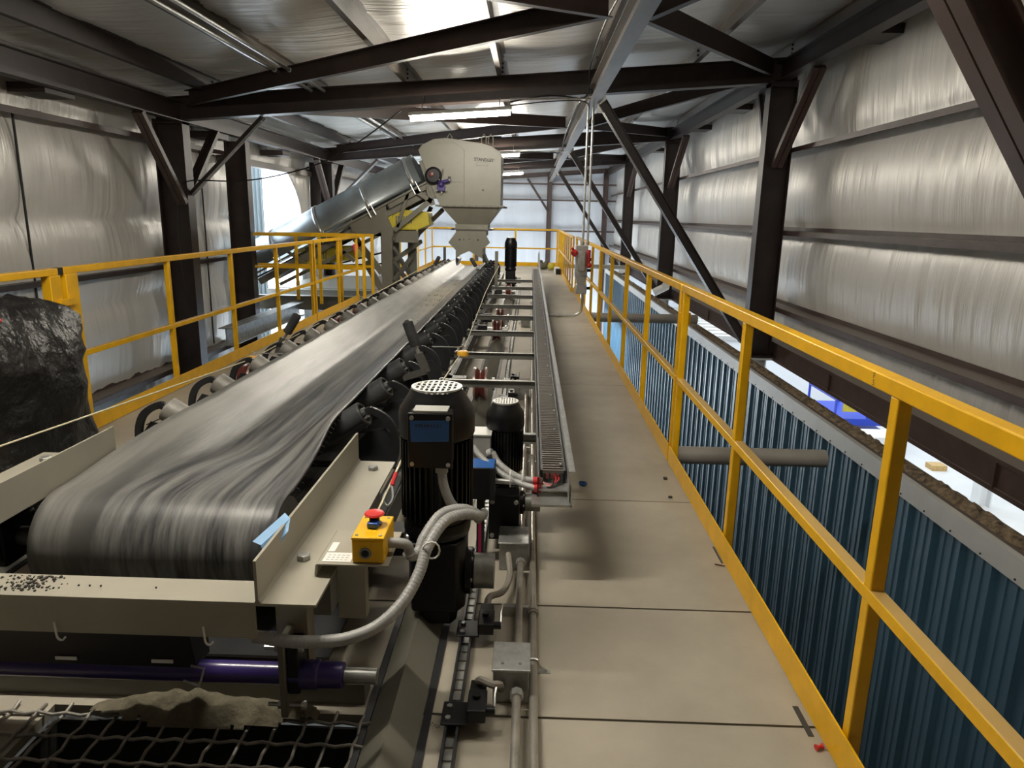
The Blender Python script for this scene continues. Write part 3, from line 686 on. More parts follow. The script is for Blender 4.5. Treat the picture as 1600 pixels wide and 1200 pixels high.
MB().box(-.98, -.50, 5.4, 6.0, 0, .006).build('opening_shade', m_dark, t)  # dark sheet standing in for the shaded opening below the mesh
w = MB()
for i in range(7): w.box(-.98+.07*i, -.974+.07*i, 5.4, 6.0, .01, .02)
for i in range(7): w.box(-.98, -.5, 5.42+.09*i, 5.43+.09*i, .02, .027)
w.build('mesh', m_wire, t)
# dirt heap on the grate, near the back edge
mb = MB(); V = []; F = []
for i in range(61):
    for k in range(15):
        u = i/60; v = k/14; x = -1.27+.68*u; y = 1.73+.12*v
        h = .06*(math.sin(PI*u)**.5)*math.sin(PI*v)*(1+.7*nz3(x*7, y*9, 0)+.4*nz3(x*22, y*22, 3))
        V.append((x+nz3(u*9, v*3, 1)*.01, y, .012+max(0, h)))
for i in range(60):
    for k in range(14):
        if ((i-30)/30)**2+((k-7)/7.5)**2 < 1.0+.25*nz3(i*.3, k*.5, 9): F.append((i*15+k, (i+1)*15+k, (i+1)*15+k+1, i*15+k+1))
tag(mb.add(V, F).build('dirt_heap', m_dirt, smooth=60), 'low heap of fine tan dirt on the near wire grate', 'dirt', kind='stuff')

tag(MB().box(-2.0, -.47, 1.87, 1.95, .001, .07).build('deck_shade_beam', m_greyd), 'low dark cross beam added to darken the deck behind the near wire grate', 'beam')  # added to darken the deck under the belt head

# ================================================================== SHUTTLE BELT CONVEYOR
CX = -1.27
BC = thing('belt_conveyor', (CX, 8, 0), 'long black rubber belt conveyor with troughing idlers running away from the camera', 'conveyor')
def trough(s, k, z_off=0):
    """s in [-.42,.42] across; k 0 flat .. 1 troughed -> x,z"""
    a = math.radians(33)*k; c = .14
    if abs(s) <= c: x, z = s, 0
    else:
        e = abs(s)-c; x = math.copysign(c+e*math.cos(a), s); z = e*math.sin(a)
    return CX+x, (.464*(1-k)+.372*k)+z+z_off
SS = [-.42+.84*i/28 for i in range(29)]
rows = []
PR = .18; PY = 2.36; PZ = .464-PR
for i in range(13, 0, -1):                       # nose, bottom to top
    a = PI*i/13; rows.append([(CX+s, PY-math.sin(a)*PR, PZ+math.cos(a)*PR) for s in SS])
ys = [PY+i*.07 for i in range(14)] + [3.30+.0+i*.12 for i in range(1, 103)]
for y in ys:
    k = min(1, max(0, (y-PY)/.88)); k = k*k*(3-2*k)
    yy = (y-3.27)/.56
    sag = .004*(1-math.cos(2*PI*yy))*.5 if y > 3.27 else 0
    rows.append([(trough(s, k)[0]+nz3(y*3, 0, 0)*.004*(1 if abs(s) > .4 else 0), y, trough(s, k)[1]-sag) for s in SS])
rows2 = [[(CX+s, y, PZ-PR) for s in SS] for y in (15.6, 8, PY+.01)]
mb = MB(); allr = rows2+rows; n = len(SS)
mb.add([p for r in allr for p in r], [(i*n+k, i*n+k+1, (i+1)*n+k+1, (i+1)*n+k) for i in range(len(allr)-1) for k in range(n-1)])
belt = mb.build('belt', m_belt, BC, smooth=60, solid=.011)
MB().lathe((CX-.41, PY, PZ), (1, 0, 0), [(0, PR-.008), (.82, PR-.008)], 40).build('head_pulley', m_idlerl, BC)
MB().cyl((CX-.62, PY, PZ), (CX+.62, PY, PZ), .035, 20).build('pulley_shaft', m_galv, BC)
# rag of belt edge threads along the near right edge
th = MB()
for i in range(16):
    y = 2.45+i*.055; k = (y-PY)/.88; k = k*k*(3-2*k); x, z = trough(.42, k)
    th.tube([(x, y, z), (x+.012, y+.012, z-.008-.006*random.random()), (x+.008+.012*random.random(), y+.02, z-.022)], .0007, 4)
th.build('frayed_edge', m_idlerl, BC)
# idlers
def idler(y):
    idl = thing('idler', (CX, y, .24), None, None) if 0 else None
    o = bpy.data.objects.new('idler', None); COL.objects.link(o); o.parent = BC; o.location = Vector((CX, y, .24))-WL[BC.name]; WL[o.name] = Vector((CX, y, .24))
    a = math.radians(33); R = .0625
    c0 = Vector((CX, y, .366-R))
    def roll(p0, p1, nm, mat):
        d = (p1-p0).normalized(); L = (p1-p0).length
        MB().lathe(p0, d, [(0, R*.35), (.0, R*.93), (.006, R), (L-.006, R), (L, R*.93), (L, R*.78), (L-.012, R*.72), (L-.012, R*.35), (L+.012, R*.30), (L+.012, R*.1)], 28).build(nm, mat, o)
    roll(c0-Vector((.135, 0, 0)), c0+Vector((.135, 0, 0)), 'centre_roller', m_idler)
    for s in (-1, 1):
        dirv = Vector((s*math.cos(a), 0, math.sin(a))); nrm = Vector((-s*math.sin(a), 0, math.cos(a)))
        st = Vector((CX+s*.14, y+.03, .366)) + dirv*.015 - nrm*R; en = st + dirv*.355
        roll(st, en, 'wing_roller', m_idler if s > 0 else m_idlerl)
        # curved arm from the roller's outer end out and down to the frame
        p = en+dirv*.004; xf = CX+s*.65
        arm = spline([p, p+Vector((s*.035, .0, .012)), Vector((xf-s*.055, y+.03, p.z-.03)), Vector((xf-s*.02, y+.03, p.z-.10)), Vector((xf-s*.015, y+.03, .33)), Vector((xf-s*.03, y+.03, .265))], 4)
        m = MB(); pr_ = None
        for q0, q1 in zip(arm, arm[1:]): m.bar(q0, q1+(q1-q0)*.15, .022, .034, up=(s, 0, .01))
        m.build('curved_arm', m_darkgrey, o)
        MB().plate([(CX+s*.36, y+.045, .258), (CX+s*.62, y+.045, .258), (CX+s*.625, y+.045, .38), (CX+s*.58, y+.045, .44), (CX+s*.50, y+.045, .42), (CX+s*.38, y+.045, .30)], (0, .006, 0)).build('side_bracket', m_darkgrey, o)
        MB().bar(p-dirv*.012+nrm*.075-nrm*.075, p+dirv*.008+nrm*.0, .03, .05, up=nrm).cyl(p-dirv*.01, p+dirv*.02, .009, 8).build('end_clip', m_dullgalv, o)
    MB().box(CX-.66, CX+.66, y-.005, y+.055, .245, .257).build('base_angle', m_darkgrey, o)
    return o
def idler_copy(src, y):
    c = src.copy(); COL.objects.link(c); c.location = src.location+Vector((0, y-3.27, 0)); WL[c.name] = WL[src.name]+Vector((0, y-3.27, 0))
    for ch in [x for x in S.objects if x.parent == src]:
        d = ch.copy(); COL.objects.link(d); d.parent = c
idl0 = idler(3.27)
for k in range(1, 22): idler_copy(idl0, 3.27+.56*k)
# stringers and head channels
for s, nm in ((-1, ''), (1, '')):
    xo = CX+s*.69
    MB().chan((xo, 2.55, .175), (xo, 15.9, .175), s*-.06, .13, .008).build('side_stringer', m_darkgrey, BC)
def head_channel(s):
    """Z-shaped head plate: upright lip, flat ledge"""
    xi = CX+s*(.585 if s > 0 else .435); xo = CX+s*.735
    y0, y1 = 1.65, 2.76
    m = MB()
    P = [(xi, .475), (xi+s*.008, .465), (xo, .465), (xo, .457), (xi-s*.008, .457), (xi-s*.008, .585), (xi, .585)]
    m.add([(a, y0, b) for a, b in P]+[(a, y1, b) for a, b in P], [(i, (i+1) % 7, 7+(i+1) % 7, 7+i) for i in range(7)]+[tuple(range(7)), tuple(range(7, 14))])
    return m.build('head_plate', m_grey, BC, smooth=False)
head_channel(1); head_channel(-1)
MB().box(CX-.60, CX+.575, 1.645, 1.655, .365, .47).box(CX-.60, CX+.575, 1.655, 1.755, .458, .47).build('front_cross_member', m_grey, BC, smooth=False)
for s in (-1, 1):
    MB().box(CX+s*.63-.04, CX+s*.63+.04, 2.0, 2.75, .22, .457).build('bearing_support', m_greyd, BC)
    MB().box(CX+s*.60-.03, CX+s*.60+.03, PY-.09, PY+.09, .20, .36).build('bearing_block', m_black, BC, bevel=.01)
for x, y in [(-.605, 2.66), (-.645, 1.90), (-1.93, 2.66), (-1.93, 1.95)]:
    MB().hexb((x, y, .465), (0, 0, 1), .021, .017).build('hex_bolt', m_dullgalv, BC, bevel=.001)
m = MB(); m.cyl((-.545, 1.72, .30), (-.545, 1.72, .457), .012, 10)
MB().box(-.70, -.61, 1.80, 1.86, .10, .45).build('front_leg', m_grey, BC)
MB().box(-1.78, -.62, 2.02, 3.1, .045, .055).build('under_belt_shade', m_darkgrey, BC)  # added dark plate standing in for the shade under the belt head
# wheels, axles
def wheel(x, y, lab=None):
    w = bpy.data.objects.new('track_wheel', None); COL.objects.link(w); w.parent = BC; w.location = Vector((x, y, .19))-WL[BC.name]; WL[w.name] = Vector((x, y, .19))
    MB().lathe((x-.05, y, .19), (1, 0, 0), [(0, .05), (0, .125), (.018, .127), (.045, .100), (.055, .100), (.082, .127), (.10, .125), (.10, .05)], 36).build('rim', m_wheel, w)
    MB().lathe((x-.052, y, .19), (1, 0, 0), [(0, .112), (0, .128), (.014, .130), (.016, .112)], 36).lathe((x+.038, y, .19), (1, 0, 0), [(0, .112), (0, .130), (.014, .128), (.014, .112)], 36).build('tread', m_wheelrim, w)
    MB().cyl((x-.16, y, .19), (x+.12, y, .19), .028, 16).cyl((x+.09, y, .19), (x+.11, y, .19), .05, 16).build('axle', m_galv, w)
    return w
for y in (2.62, 5.35, 8.05, 9.0, 12.3):
    wheel(-.36, y); wheel(-2.18, y)
    for s in (-1, 1):
        x = CX+s*.60
        MB().box(min(x, x+s*.20), max(x, x+s*.20), y-.05, y+.05, .14, .24).build('axle_housing', m_darkgrey, BC)
# cross bars carrying the cable trough
for k, y in enumerate([3.52, 4.72, 5.72, 6.85, 7.95, 8.95, 10.1, 11.3, 12.6]):
    MB().chan((-.60, y, .345), (.15, y, .345), .035, .05, .004).build('tray_support_arm', m_steelbar, BC)
    MB().hexb((-.58, y-.03, .37), (0, 0, 1), .012, .012).build('arm_bolt', m_galv, BC)
# side guide rollers
def guide(x, y, z, dx, mat=m_idler):
    g = bpy.data.objects.new('guide_roller', None); COL.objects.link(g); g.parent = BC; g.location = Vector((x, y, z))-WL[BC.name]; WL[g.name] = Vector((x, y, z))
    p0 = Vector((x, y, z)); d = Vector((dx, 0, .86)).normalized()
    MB().lathe(p0, d, [(0, .02), (.0, .030), (.005, .033), (.155, .033), (.16, .028), (.163, .018), (.17, .012)], 24).build('roller', mat, g)
    MB().cyl(p0-d*.06, p0, .012, 10).build('pin', m_galv, g)
    q = p0-d*.05; s = 1 if x > CX else -1
    MB().bar(q, q+Vector((s*.05, 0, -.12)), .03, .05).bar(q+Vector((s*.05, 0, -.11)), q+Vector((-s*.10, .05, -.17)), .04, .04).build('bracket', m_darkmid, g)
guide(-.70, 4.35, .66, -.30); guide(-1.80, 5.2, .58, .55)
guide(-1.62, 12.2, .62, .45); guide(-.93, 12.35, .60, -.55)
# tall flat posts near the chute
for x, y, z in ((-1.86, 15.6, .78), (-.585, 12.5, .86)):
    MB().box(x-.028, x+.028, y, y+.04, .24, z).build('upright', m_greyd, BC)
# belt cleaner under the head: purple pipe, blade, clamp
SC = thing('belt_cleaner', (-1.2, 1.74, .15), 'purple-barred belt scraper with black blade beneath the belt head', 'scraper')
MB().tube([(-1.95, 1.74, .195), (-.60, 1.74, .195)], .031, 18).build('purple_bar', m_purple, SC)
MB().plate([(-1.58, 1.72, .215), (-1.58, 1.69, .36), (-1.58, 1.80, .36), (-1.58, 1.80, .215)], (.68, 0, 0)).build('blade', m_scraper, SC)
for x in (-1.55, -1.29, -1.02):
    MB().box(x, x+.06, 1.708, 1.711, .237, .247).build('part_label', m_label, SC)
MB().tube([(-.90, 1.69, .245), (-.862, 1.685, .242), (-.88, 1.685, .185), (-.93, 1.70, .19)], .0035, 6).build('wire_clip', m_galv, SC)
MB().box(-.665, -.645, 1.70, 1.79, .08, .32).build('clamp_plate', m_greyd, SC, bevel=.004)
MB().box(-.645, -.61, 1.71, 1.78, .15, .30).build('clamp_block', m_black, SC, bevel=.004)
MB().lathe((-.61, 1.74, .195), (1, 0, 0), [(0, .040), (.045, .040), (.05, .036), (.052, .036), (.055, .036), (.115, .036), (.118, .03)], 24).build('end_hub', m_purple, SC)
MB().cyl((-.49, 1.74, .195), (-.40, 1.74, .195), .022, 16).build('pull_pipe', m_dullgalv, SC)
for yy, zz in ((1.72, .29), (1.72, .11)):
    b = MB(); b.cyl((-.705, yy, zz), (-.60, yy, zz), .006, 8).hexb((-.665, yy, zz), (-1, 0, 0), .012, .012).hexb((-.61, yy, zz), (1, 0, 0), .012, .012)
    b.build('clamp_bolt', m_galv, SC)
# two zip ties on the front member
for x in (-1.225, -.83):
    tag(MB().tube(spline([(x, 1.640, .37), (x, 1.636, .40), (x, 1.638, .385), (x+.003, 1.637, .355), (x+.012, 1.640, .345), (x+.02, 1.644, .352)], 4), .0028, 6).build('zip_tie', m_white),
        'white zip tie end hanging on the %s of the front cross member' % ('left half' if x < -1 else 'right half'), 'zip tie', 'zip ties on the front member')
# grit on the front member, dust and gravel on the belt
g = MB()
for i in range(170):
    x = -1.335+random.gauss(0, .045); y = 1.70+random.uniform(-.035, .045); r = random.uniform(.0012, .0035)
    if random.random() < .2: r *= 1.7
    g.ball((min(x, -1.2), y, .471+r*.4), r, 3, (1, 1.2, .8))
for x in (-1.16, -1.13, -.98, -1.19): g.ball((x, 1.70, .473), .003, 3)
tag(g.build('grit', m_grit, smooth=False), 'dark grit spilled on the left end of the front cross member', 'grit', kind='stuff')
g = MB()
for i in range(110):
    s = random.gauss(.06, .09); y = random.gauss(9.6, 1.0); x, z = trough(max(-.4, min(.4, s)), 1); r = random.uniform(.005, .012)
    g.ball((x, y, z+.004), r, 3, (1, 1.6, .35))
tag(g.build('spilled_gravel', m_dirt, smooth=False), 'light brown gravel crumbs on the far half of the belt', 'gravel', kind='stuff')
# emergency pull cords
def cordobj(pts, label, r=.004): return tag(MB().tube([Vector(p) for p in pts], r, 6).build('pull_cord', m_cord), label, 'cord')
cordobj([(-2.11, 1.6, .525), (-2.11, 2.66, .52), (-1.80, 4.47, .52), (-1.86, 9, .52), (-1.9, 13, .54)], 'pale pull cord along the left side of the belt')
cordobj([(-.47, 2.1, .525), (-.485, 3.4, .56), (-.42, 4.58, .60), (-.50, 8, .60), (-.53, 10.6, .60), (-.53, 12.4, .62)], 'pale pull cord along the right side of the belt')
for (x, y, z, sd) in ((-.415, 4.45, .60, 'right'), (-1.80, 4.5, .52, 'left')):
    t = thing('cord_guide_ring', (x, y, z), 'orange-yellow plastic ring holding the %s pull cord' % sd, 'ring', 'pull cord guides')
    MB().lathe((x, y, z-.018), (0, 0, 1), [(0, .028), (.004, .036), (.018, .038), (.03, .036), (.034, .028)], 20).build('ring_body', m_cordyel, t)
    s = -1 if sd == 'right' else 1
    MB().tube([(x+s*.20, y+.02, z+.035), (x+s*.03, y+.02, z+.035), (x, y+.02, z+.045), (x+.012, y+.02, z+.03), (x, y+.02, z+.02)], .004, 6).build('eye_bolt', m_galv, t)
# cable end thimble with red crimp beside the e-stop
t = thing('cord_end_fitting', (-.47, 2.1, .52), 'red crimped end fitting of the right pull cord by the stop button', 'fitting')
MB().tube([(-.466, 2.33, .53), (-.466, 2.41, .545)], .008, 8).build('red_sleeve', m_red, t)
MB().tube(spline([(-.468, 2.33, .53), (-.48, 2.28, .52), (-.475, 2.23, .515), (-.455, 2.2, .51), (-.445, 2.24, .52), (-.462, 2.32, .53)], 4), .005, 6).build('shackle', m_galv, t)

# ------------------------------------------------ e-stop box on its bracket
t = thing('stop_button_bracket', (-.52, 1.9, .47), 'bent grey bracket carrying the yellow stop box', 'bracket')
m = MB(); P = [(-.583, .469), (-.579, .4995), (-.574, .503), (-.375, .503), (-.375, .499), (-.572, .499), (-.576, .469)]
m.add([(a, 1.80, b) for a, b in P]+[(a, 2.02, b) for a, b in P], [(i, (i+1) % 7, 7+(i+1) % 7, 7+i) for i in range(7)]+[tuple(range(7)), tuple(range(7, 14))])
m.build('bent_plate', m_grey, t, smooth=False)
m = MB().box(-.565, -.485, 1.815, 1.87, .5035, .5042).box(-.565, -.545, 1.875, 1.935, .5035, .5042); m.build('paper_label', m_label, t)
tx = MB()
for r_ in range(3):
    for c_ in range(5): tx.box(-.556+c_*.013, -.548+c_*.013, 1.825+r_*.014, 1.828+r_*.014, .5043, .5045)
tx.build('label_print', m_flex, t)
MB().box(-.535, -.455, 1.86, 1.90, .30, .468).build('support_tab', m_grey, t)
EB = thing('emergency_stop_box', (-.432, 1.88, .504), 'yellow stop box with red mushroom button on the right front corner', 'emergency stop')
MB().box(-.478, -.388, 1.81, 1.96, .5045, .572).build('enclosure', m_yellow, EB, bevel=.004)
LID = MB().box(-.479, -.387, 1.809, 1.961, .5725, .582).build('lid', m_yellow, EB, bevel=.003)
sc_ = MB()
for x in (-.466, -.400):
    for y in (1.825, 1.945): sc_.cyl((x, y, .582), (x, y, .5835), .005, 10)
sc_.build('lid_screw', m_dullgalv, LID)
MB().cyl((-.432, 1.90, .582), (-.432, 1.90, .612), .015, 20).cyl((-.432, 1.90, .582), (-.432, 1.90, .587), .021, 20).build('button_stem', m_blackp, LID)
MB().lathe((-.432, 1.90, .610), (0, 0, 1), [(0, .016), (.002, .027), (.005, .029), (.009, .026), (.012, .015), (.0125, .004)], 28).build('mushroom_button', m_ered, LID)
MB().plate([(-.448, 1.868, .584), (-.418, 1.862, .584), (-.412, 1.885, .586), (-.442, 1.888, .586)], (0, 0, .016)).build('blue_key_tab', m_blue, LID, bevel=.003)
MB().lathe((-.440, 1.810, .535), (0, -1, 0), [(0, .017), (.003, .016), (.003, .0125)], 24).build('plug_rim', m_dullgalv, EB)
MB().lathe((-.440, 1.8075, .535), (0, -1, 0), [(0, .011), (.003, .010)], 24).build('plug', m_darkgrey, EB)
MB().tube(spline([(-.388, 1.88, .535), (-.365, 1.88, .535), (-.345, 1.885, .53), (-.335, 1.90, .515), (-.333, 1.905, .49)], 5), [.015]*20+[.02], 14).build('conduit_elbow', m_flex, EB)
# blue tape flag
t = thing('tape_flag', (-.72, 1.82, .47), 'folded pale blue tape flag on the tip of the right head plate', 'tape')
MB().add([(-.752, 1.80, .565), (-.70, 1.92, .60), (-.678, 1.90, .592), (-.725, 1.79, .560), (-.715, 1.78, .535), (-.672, 1.86, .57), (-.700, 1.80, .52)], [(0, 1, 2, 3), (3, 2, 5, 6, 4)]).build('tape_strip', m_tapel, t, smooth=False, solid=.0012)

# ------------------------------------------------ motors
def gear_motor(cx, cy, zb, zt, R, label, name='gearmotor', box='front', tape=True, rim=True):
    H = zt-zb; t = thing(name, (cx, cy, zb), label, 'motor', 'black gearmotors')
    zf = zt-.20*H                                  # bottom of fan cowl
    MB().lathe((cx, cy, zf), (0, 0, 1), [(0, R*.97), (.01, R), (.085*H, R), (.11*H, R*.97), (.165*H, R*.74), (.185*H, R*.68), (.188*H, R*.2)], 40).build('fan_cowl', m_black, t)
    g = MB(); zz = zt-.012*H; rr = R*.66
    g.add(*ring(cx, cy, zz, rr*.90, rr, .006))
    for i in range(-4, 5):
        w = math.sqrt(max(0, rr*rr-(i*rr*.21)**2))*.95
        g.box(cx+i*rr*.21-rr*.045, cx+i*rr*.21+rr*.045, cy-w, cy+w, zz, zz+.005)
    g.box(cx-rr*.95, cx+rr*.95, cy-.004, cy+.004, zz, zz+.005).box(cx-rr*.8, cx+rr*.8, cy-rr*.4-.003, cy-rr*.4+.003, zz, zz+.005).box(cx-rr*.8, cx+rr*.8, cy+rr*.4-.003, cy+rr*.4+.003, zz, zz+.005)
    g.build('fan_grille', m_rim, t)
    zm = zb+.44*H
    f = MB().lathe((cx, cy, zm), (0, 0, 1), [(0, R*.80), (zf-zm, R*.80)], 32)
    for i in range(36):
        a = 2*PI*i/36; c, s = math.cos(a), math.sin(a)
        p = Vector((cx+c*R*.86, cy+s*R*.86, zm+.02)); f.bar(p, p+Vector((0, 0, zf-zm-.03)), R*.16, .006, up=(c, s, 0)) if 0 else f.prof([(-.003, -R*.1), (.003, -R*.1), (.003, R*.1), (-.003, R*.1)], p, p+Vector((0, 0, zf-zm-.03)), up=(c, s, 0))
    f.build('finned_body', m_black, t)
    MB().lathe((cx, cy, zm-.07*H), (0, 0, 1), [(0, R*.70), (.01, R*.86), (.03*H, R*.90), (.045*H, R*.90), (.07*H, R*.84)], 36).build('motor_flange', m_black, t)
    w = R*.80
    P = [(-w, 0), (-w*.75, -w), (w*.75, -w), (w, -w*.6), (w, w*.6), (w*.75, w), (-w*.75, w)]
    MB().plate([(cx+a, cy+b, zb+.07*H) for a, b in P], (0, 0, .30*H)).plate([(cx+a*.7, cy+b*.8, zb) for a, b in P], (0, 0, .07*H)).build('gear_case', m_black, t, bevel=.008)
    MB().lathe((cx+w, cy, zb+.2*H), (1, 0, 0), [(0, w*.8), (.02, w*.8), (.02, w*.62), (.03, w*.62)], 32).build('output_flange', m_black, t)
    b = MB()
    for a in range(6): b.hexb((cx+w+.02, cy+math.cos(a*PI/3)*w*.7, zb+.2*H+math.sin(a*PI/3)*w*.7), (1, 0, 0), .007, .006)
    b.build('flange_bolt', m_dullgalv, t)
    MB().cyl((cx+w+.03, cy, zb+.2*H), (cx+w+.10, cy, zb+.2*H), w*.6, 28).build('shaft_housing', m_dullgalv, t)
    return t
def ring(cx, cy, z, r0, r1, h, n=36):
    V = []; F = []
    for k in range(n):
        a = 2*PI*k/n; c, s = math.cos(a), math.sin(a)
        V += [(cx+c*r0, cy+s*r0, z), (cx+c*r1, cy+s*r1, z), (cx+c*r1, cy+s*r1, z+h), (cx+c*r0, cy+s*r0, z+h)]
    for k in range(n):
        a = k*4; b = ((k+1) % n)*4
        for i in range(4): F.append((a+i, a+(i+1) % 4, b+(i+1) % 4, b+i))
    return V, F
G1 = gear_motor(-.305, 2.33, .045, .90, .130, 'large black upright gearmotor with blue tape, right of the belt head')
TB = MB().box(-.375, -.235, 2.165, 2.235, .665, .845).build('terminal_box', m_black, G1, bevel=.008)
MB().box(-.378, -.232, 2.155, 2.165, .662, .848).build('terminal_cover', m_black, TB, bevel=.006)
MB().box(-.36, -.25, 2.158, 2.225, .849, .855).build('cover_gasket', m_rim, TB)
MB().add([(-.366, 2.1525, .752), (-.245, 2.1525, .756), (-.243, 2.1525, .826), (-.368, 2.1525, .822)], [(0, 1, 2, 3)]).build('blue_tape', m_tape, TB, smooth=False, solid=.001)
tp = MB()
for i, (a, b) in enumerate([(0, .004), (.009, .006), (.018, .005), (.028, .004), (.036, .007), (.047, .005), (.057, .004), (.068, .006), (.078, .003)]): tp.box(-.350+a, -.350+a+b*.8, 2.1505, 2.1515, .803, .813)
tp.build('tape_writing', m_ink, TB)
b = MB()
for x in (-.363, -.247):
    for z in (.678, .832): b.cyl((x, 2.155, z), (x, 2.149, z), .007, 10)
b.build('cover_screw', m_galv, TB)
MB().cyl((-.272, 2.19, .64), (-.272, 2.19, .664), .021, 16).build('conduit_connector', m_flex, TB)
G2 = gear_motor(-.095, 3.12, .03, .645, .088, 'smaller black upright motor between big gearmotor and cable trough')
MB().box(-.235, -.155, 3.0, 3.12, .41, .51).build('terminal_box', m_flex, G2, bevel=.004)
MB().box(-.238, -.152, 2.997, 3.123, .51, .516).build('terminal_cover', m_trimw, G2)
MB().tube([(-.165, 2.99, .43), (-.145, 2.985, .44)], .02, 12).build('conduit_connector', m_flex, G2)
MB().box(-.155, -.02, 2.93, 3.02, .05, .26).build('bolted_plate', m_black, G2, bevel=.004)
b = MB()
for x in (-.14, -.035):
    for z in (.07, .23): b.hexb((x, 2.93, z), (0, -1, 0), .011, .008)
b.build('plate_bolt', m_galv, G2)
G3 = gear_motor(-.36, 13.3, .10, 1.08, .115, 'black upright gearmotor at the far end of the belt')
# control box with blue tape below the grey terminal box
t = thing('control_box', (-.17, 2.8, .30), 'black control box with blue tape on top, behind the big gearmotor', 'control box')
MB().box(-.225, -.125, 2.78, 2.90, .30, .44).build('enclosure', m_blackp, t, bevel=.004)
MB().box(-.145, -.122, 2.772, 2.779, .30, .44).build('vent_strip', m_darkgrey, t)
MB().box(-.222, -.128, 2.782, 2.895, .4405, .4415).build('blue_tape', m_tape, t)
MB().box(-.20, -.17, 2.80, 2.88, .01, .30).build('stand', m_darkgrey, t)
# hoses
def hose(pts, r, label, mat=m_flex, k=8):
    P = spline(pts, k); t = thing('flexible_conduit', P[len(P)//2], label, 'flexible conduit', 'grey flexible conduits')
    MB().tube(P, r, 14).build('hose', mat, t)
    rb = MB(); acc = 0; last = P[0]
    for p, q in zip(P, P[1:]):
        acc += (q-p).length
        if acc > .0085:
            d = (q-p).normalized(); rb.tube([q-d*.0012, q+d*.0012], r*1.045, 14); acc = 0
    rb.build('hose_ribs', mat, t)
    return t
hose([(-.272, 2.19, .64), (-.262, 2.165, .60), (-.235, 2.15, .545), (-.195, 2.18, .50), (-.16, 2.24, .47), (-.15, 2.36, .42), (-.157, 2.6, .324)], .0155, 'grey flexible conduit dropping from the terminal box of the big gearmotor')
hose([(-.333, 1.905, .49), (-.325, 1.92, .475), (-.31, 1.945, .48), (-.298, 1.98, .51), (-.256, 2.05, .552), (-.195, 2.10, .55), (-.15, 2.17, .50), (-.16, 2.32, .42)], .0165, 'grey flexible conduit looping from the stop box over the gearmotor front')
hose([(-.140, 2.28, .455), (-.145, 2.13, .515), (-.185, 2.05, .555), (-.237, 1.97, .565), (-.276, 1.88, .524), (-.291, 1.82, .475), (-.325, 1.75, .424), (-.384, 1.69, .385), (-.463, 1.66, .363), (-.562, 1.65, .357), (-.634, 1.66, .352), (-.72, 1.70, .335)], .0165, 'long grey flexible conduit sweeping down to the front cross member')
t = thing('zip_tie', (-.30, 1.85, .49), 'white zip tie around the two conduits beside the stop box', 'zip tie')
MB().tube([(-.262+.024*math.cos(a), 1.86+.01*math.sin(a*2)*.3, .525+.026*math.sin(a)) for a in [2*PI*i/12 for i in range(13)]], .003, 6).build('strap', m_white, t)
hose([(-.145, 2.985, .44), (-.115, 2.96, .40), (-.06, 2.88, .385), (.0, 2.80, .39), (.07, 2.77, .395)], .014, 'grey flexible conduit from the small motor to the cable trough')
hose([(-.24, 3.02, .46), (-.20, 2.92, .45), (-.137, 2.85, .42), (-.053, 2.80, .385), (.041, 2.75, .372), (.09, 2.75, .375)], .013, 'second grey flexible conduit running from behind the big motor to the cable trough')
MBc = MB().tube([(-.125, 2.80, .378), (-.02, 2.79, .378), (.05, 2.77, .36)], .012, 12)
t = thing('flexible_conduit', (-.05, 2.79, .36), 'short stiff conduit from the control box to the cable trough', 'flexible conduit', 'grey flexible conduits')
MBc.build('pipe', m_galv, t)
for x, y, z in ((.035, 2.765, .395), (.04, 2.75, .370), (.03, 2.775, .355)):
    tag(MB().tube([(x, y, z), (x+.03, y+.0, z)], .018, 12).build('cable_gland', m_red), 'red cable gland in a bundle at the trough end, %s' % ('uppermost' if z > .39 else 'middle' if z > .36 else 'lowest'), 'gland', 'red glands at the cable trough')
for i, (x, dz) in enumerate([(-.06, 0), (-.01, .0)]):
    tag(MB().tube([(x+.0*math.cos(a), 2.80+.03*math.cos(a), .39+.035*math.sin(a)) for a in [2*PI*i/12 for i in range(13)]], .003, 6).build('zip_tie', m_white), 'white zip tie around the conduit bundle, %s one' % ('left' if i == 0 else 'right'), 'zip tie')
for i in range(5):
    a = (i-2)*.006
    tag(MB().tube(spline([(.07, 2.765+a, .385+a*.5), (.11, 2.75+a, .385), (.135+a, 2.78, .40), (.13+a, 2.85, .40)], 5), .0035, 6).build('control_wire', m_red if i % 2 else m_darkgrey), '%s control wire entering the cable chain%s' % ('red' if i % 2 else 'dark', ['', ', left', ' in the middle', ', right', ', rightmost'][i]), 'wire', 'wires at the trough end')
# pink ribbon
tag(MB().box(-.173, -.162, 2.52, 2.522, .19, .32).build('ribbon', m_pink), 'bright pink ribbon hanging beside the big gearmotor', 'ribbon')

# ------------------------------------------------ cable trough with drag chain
CT = thing('cable_trough', (.12, 9, .36), 'galvanised cable trough with black drag chain along the belt', 'cable trough')
MB().box(.058, .19, 2.72, 14.5, .372, .376).build('trough_floor', m_galv, CT)
MB().box(.052, .057, 2.72, 14.5, .345, .43).build('inner_side', m_darkgrey, CT)
MB().box(.176, .180, 2.66, 14.5, .35, .475).box(.176, .20, 2.66, 14.5, .475, .479).build('outer_side', m_galv, CT)
MB().plate([(.19, 13.2, .36), (.19, 17.8, .36), (.19, 17.8, .55), (.19, 15.5, .74), (.19, 14.8, .72), (.19, 13.2, .49)], (.006, 0, 0)).build('raised_end_panel', m_dullgalv, CT)
MB().box(.03, .19, 2.64, 2.78, .335, .345).box(.185, .19, 2.64, 2.78, .335, .39).build('end_tray', m_galv, CT)
ch = MB(); y = 2.80
while y < 14.4:
    ch.box(.074, .162, y, y+.009, .418, .432); y += .030
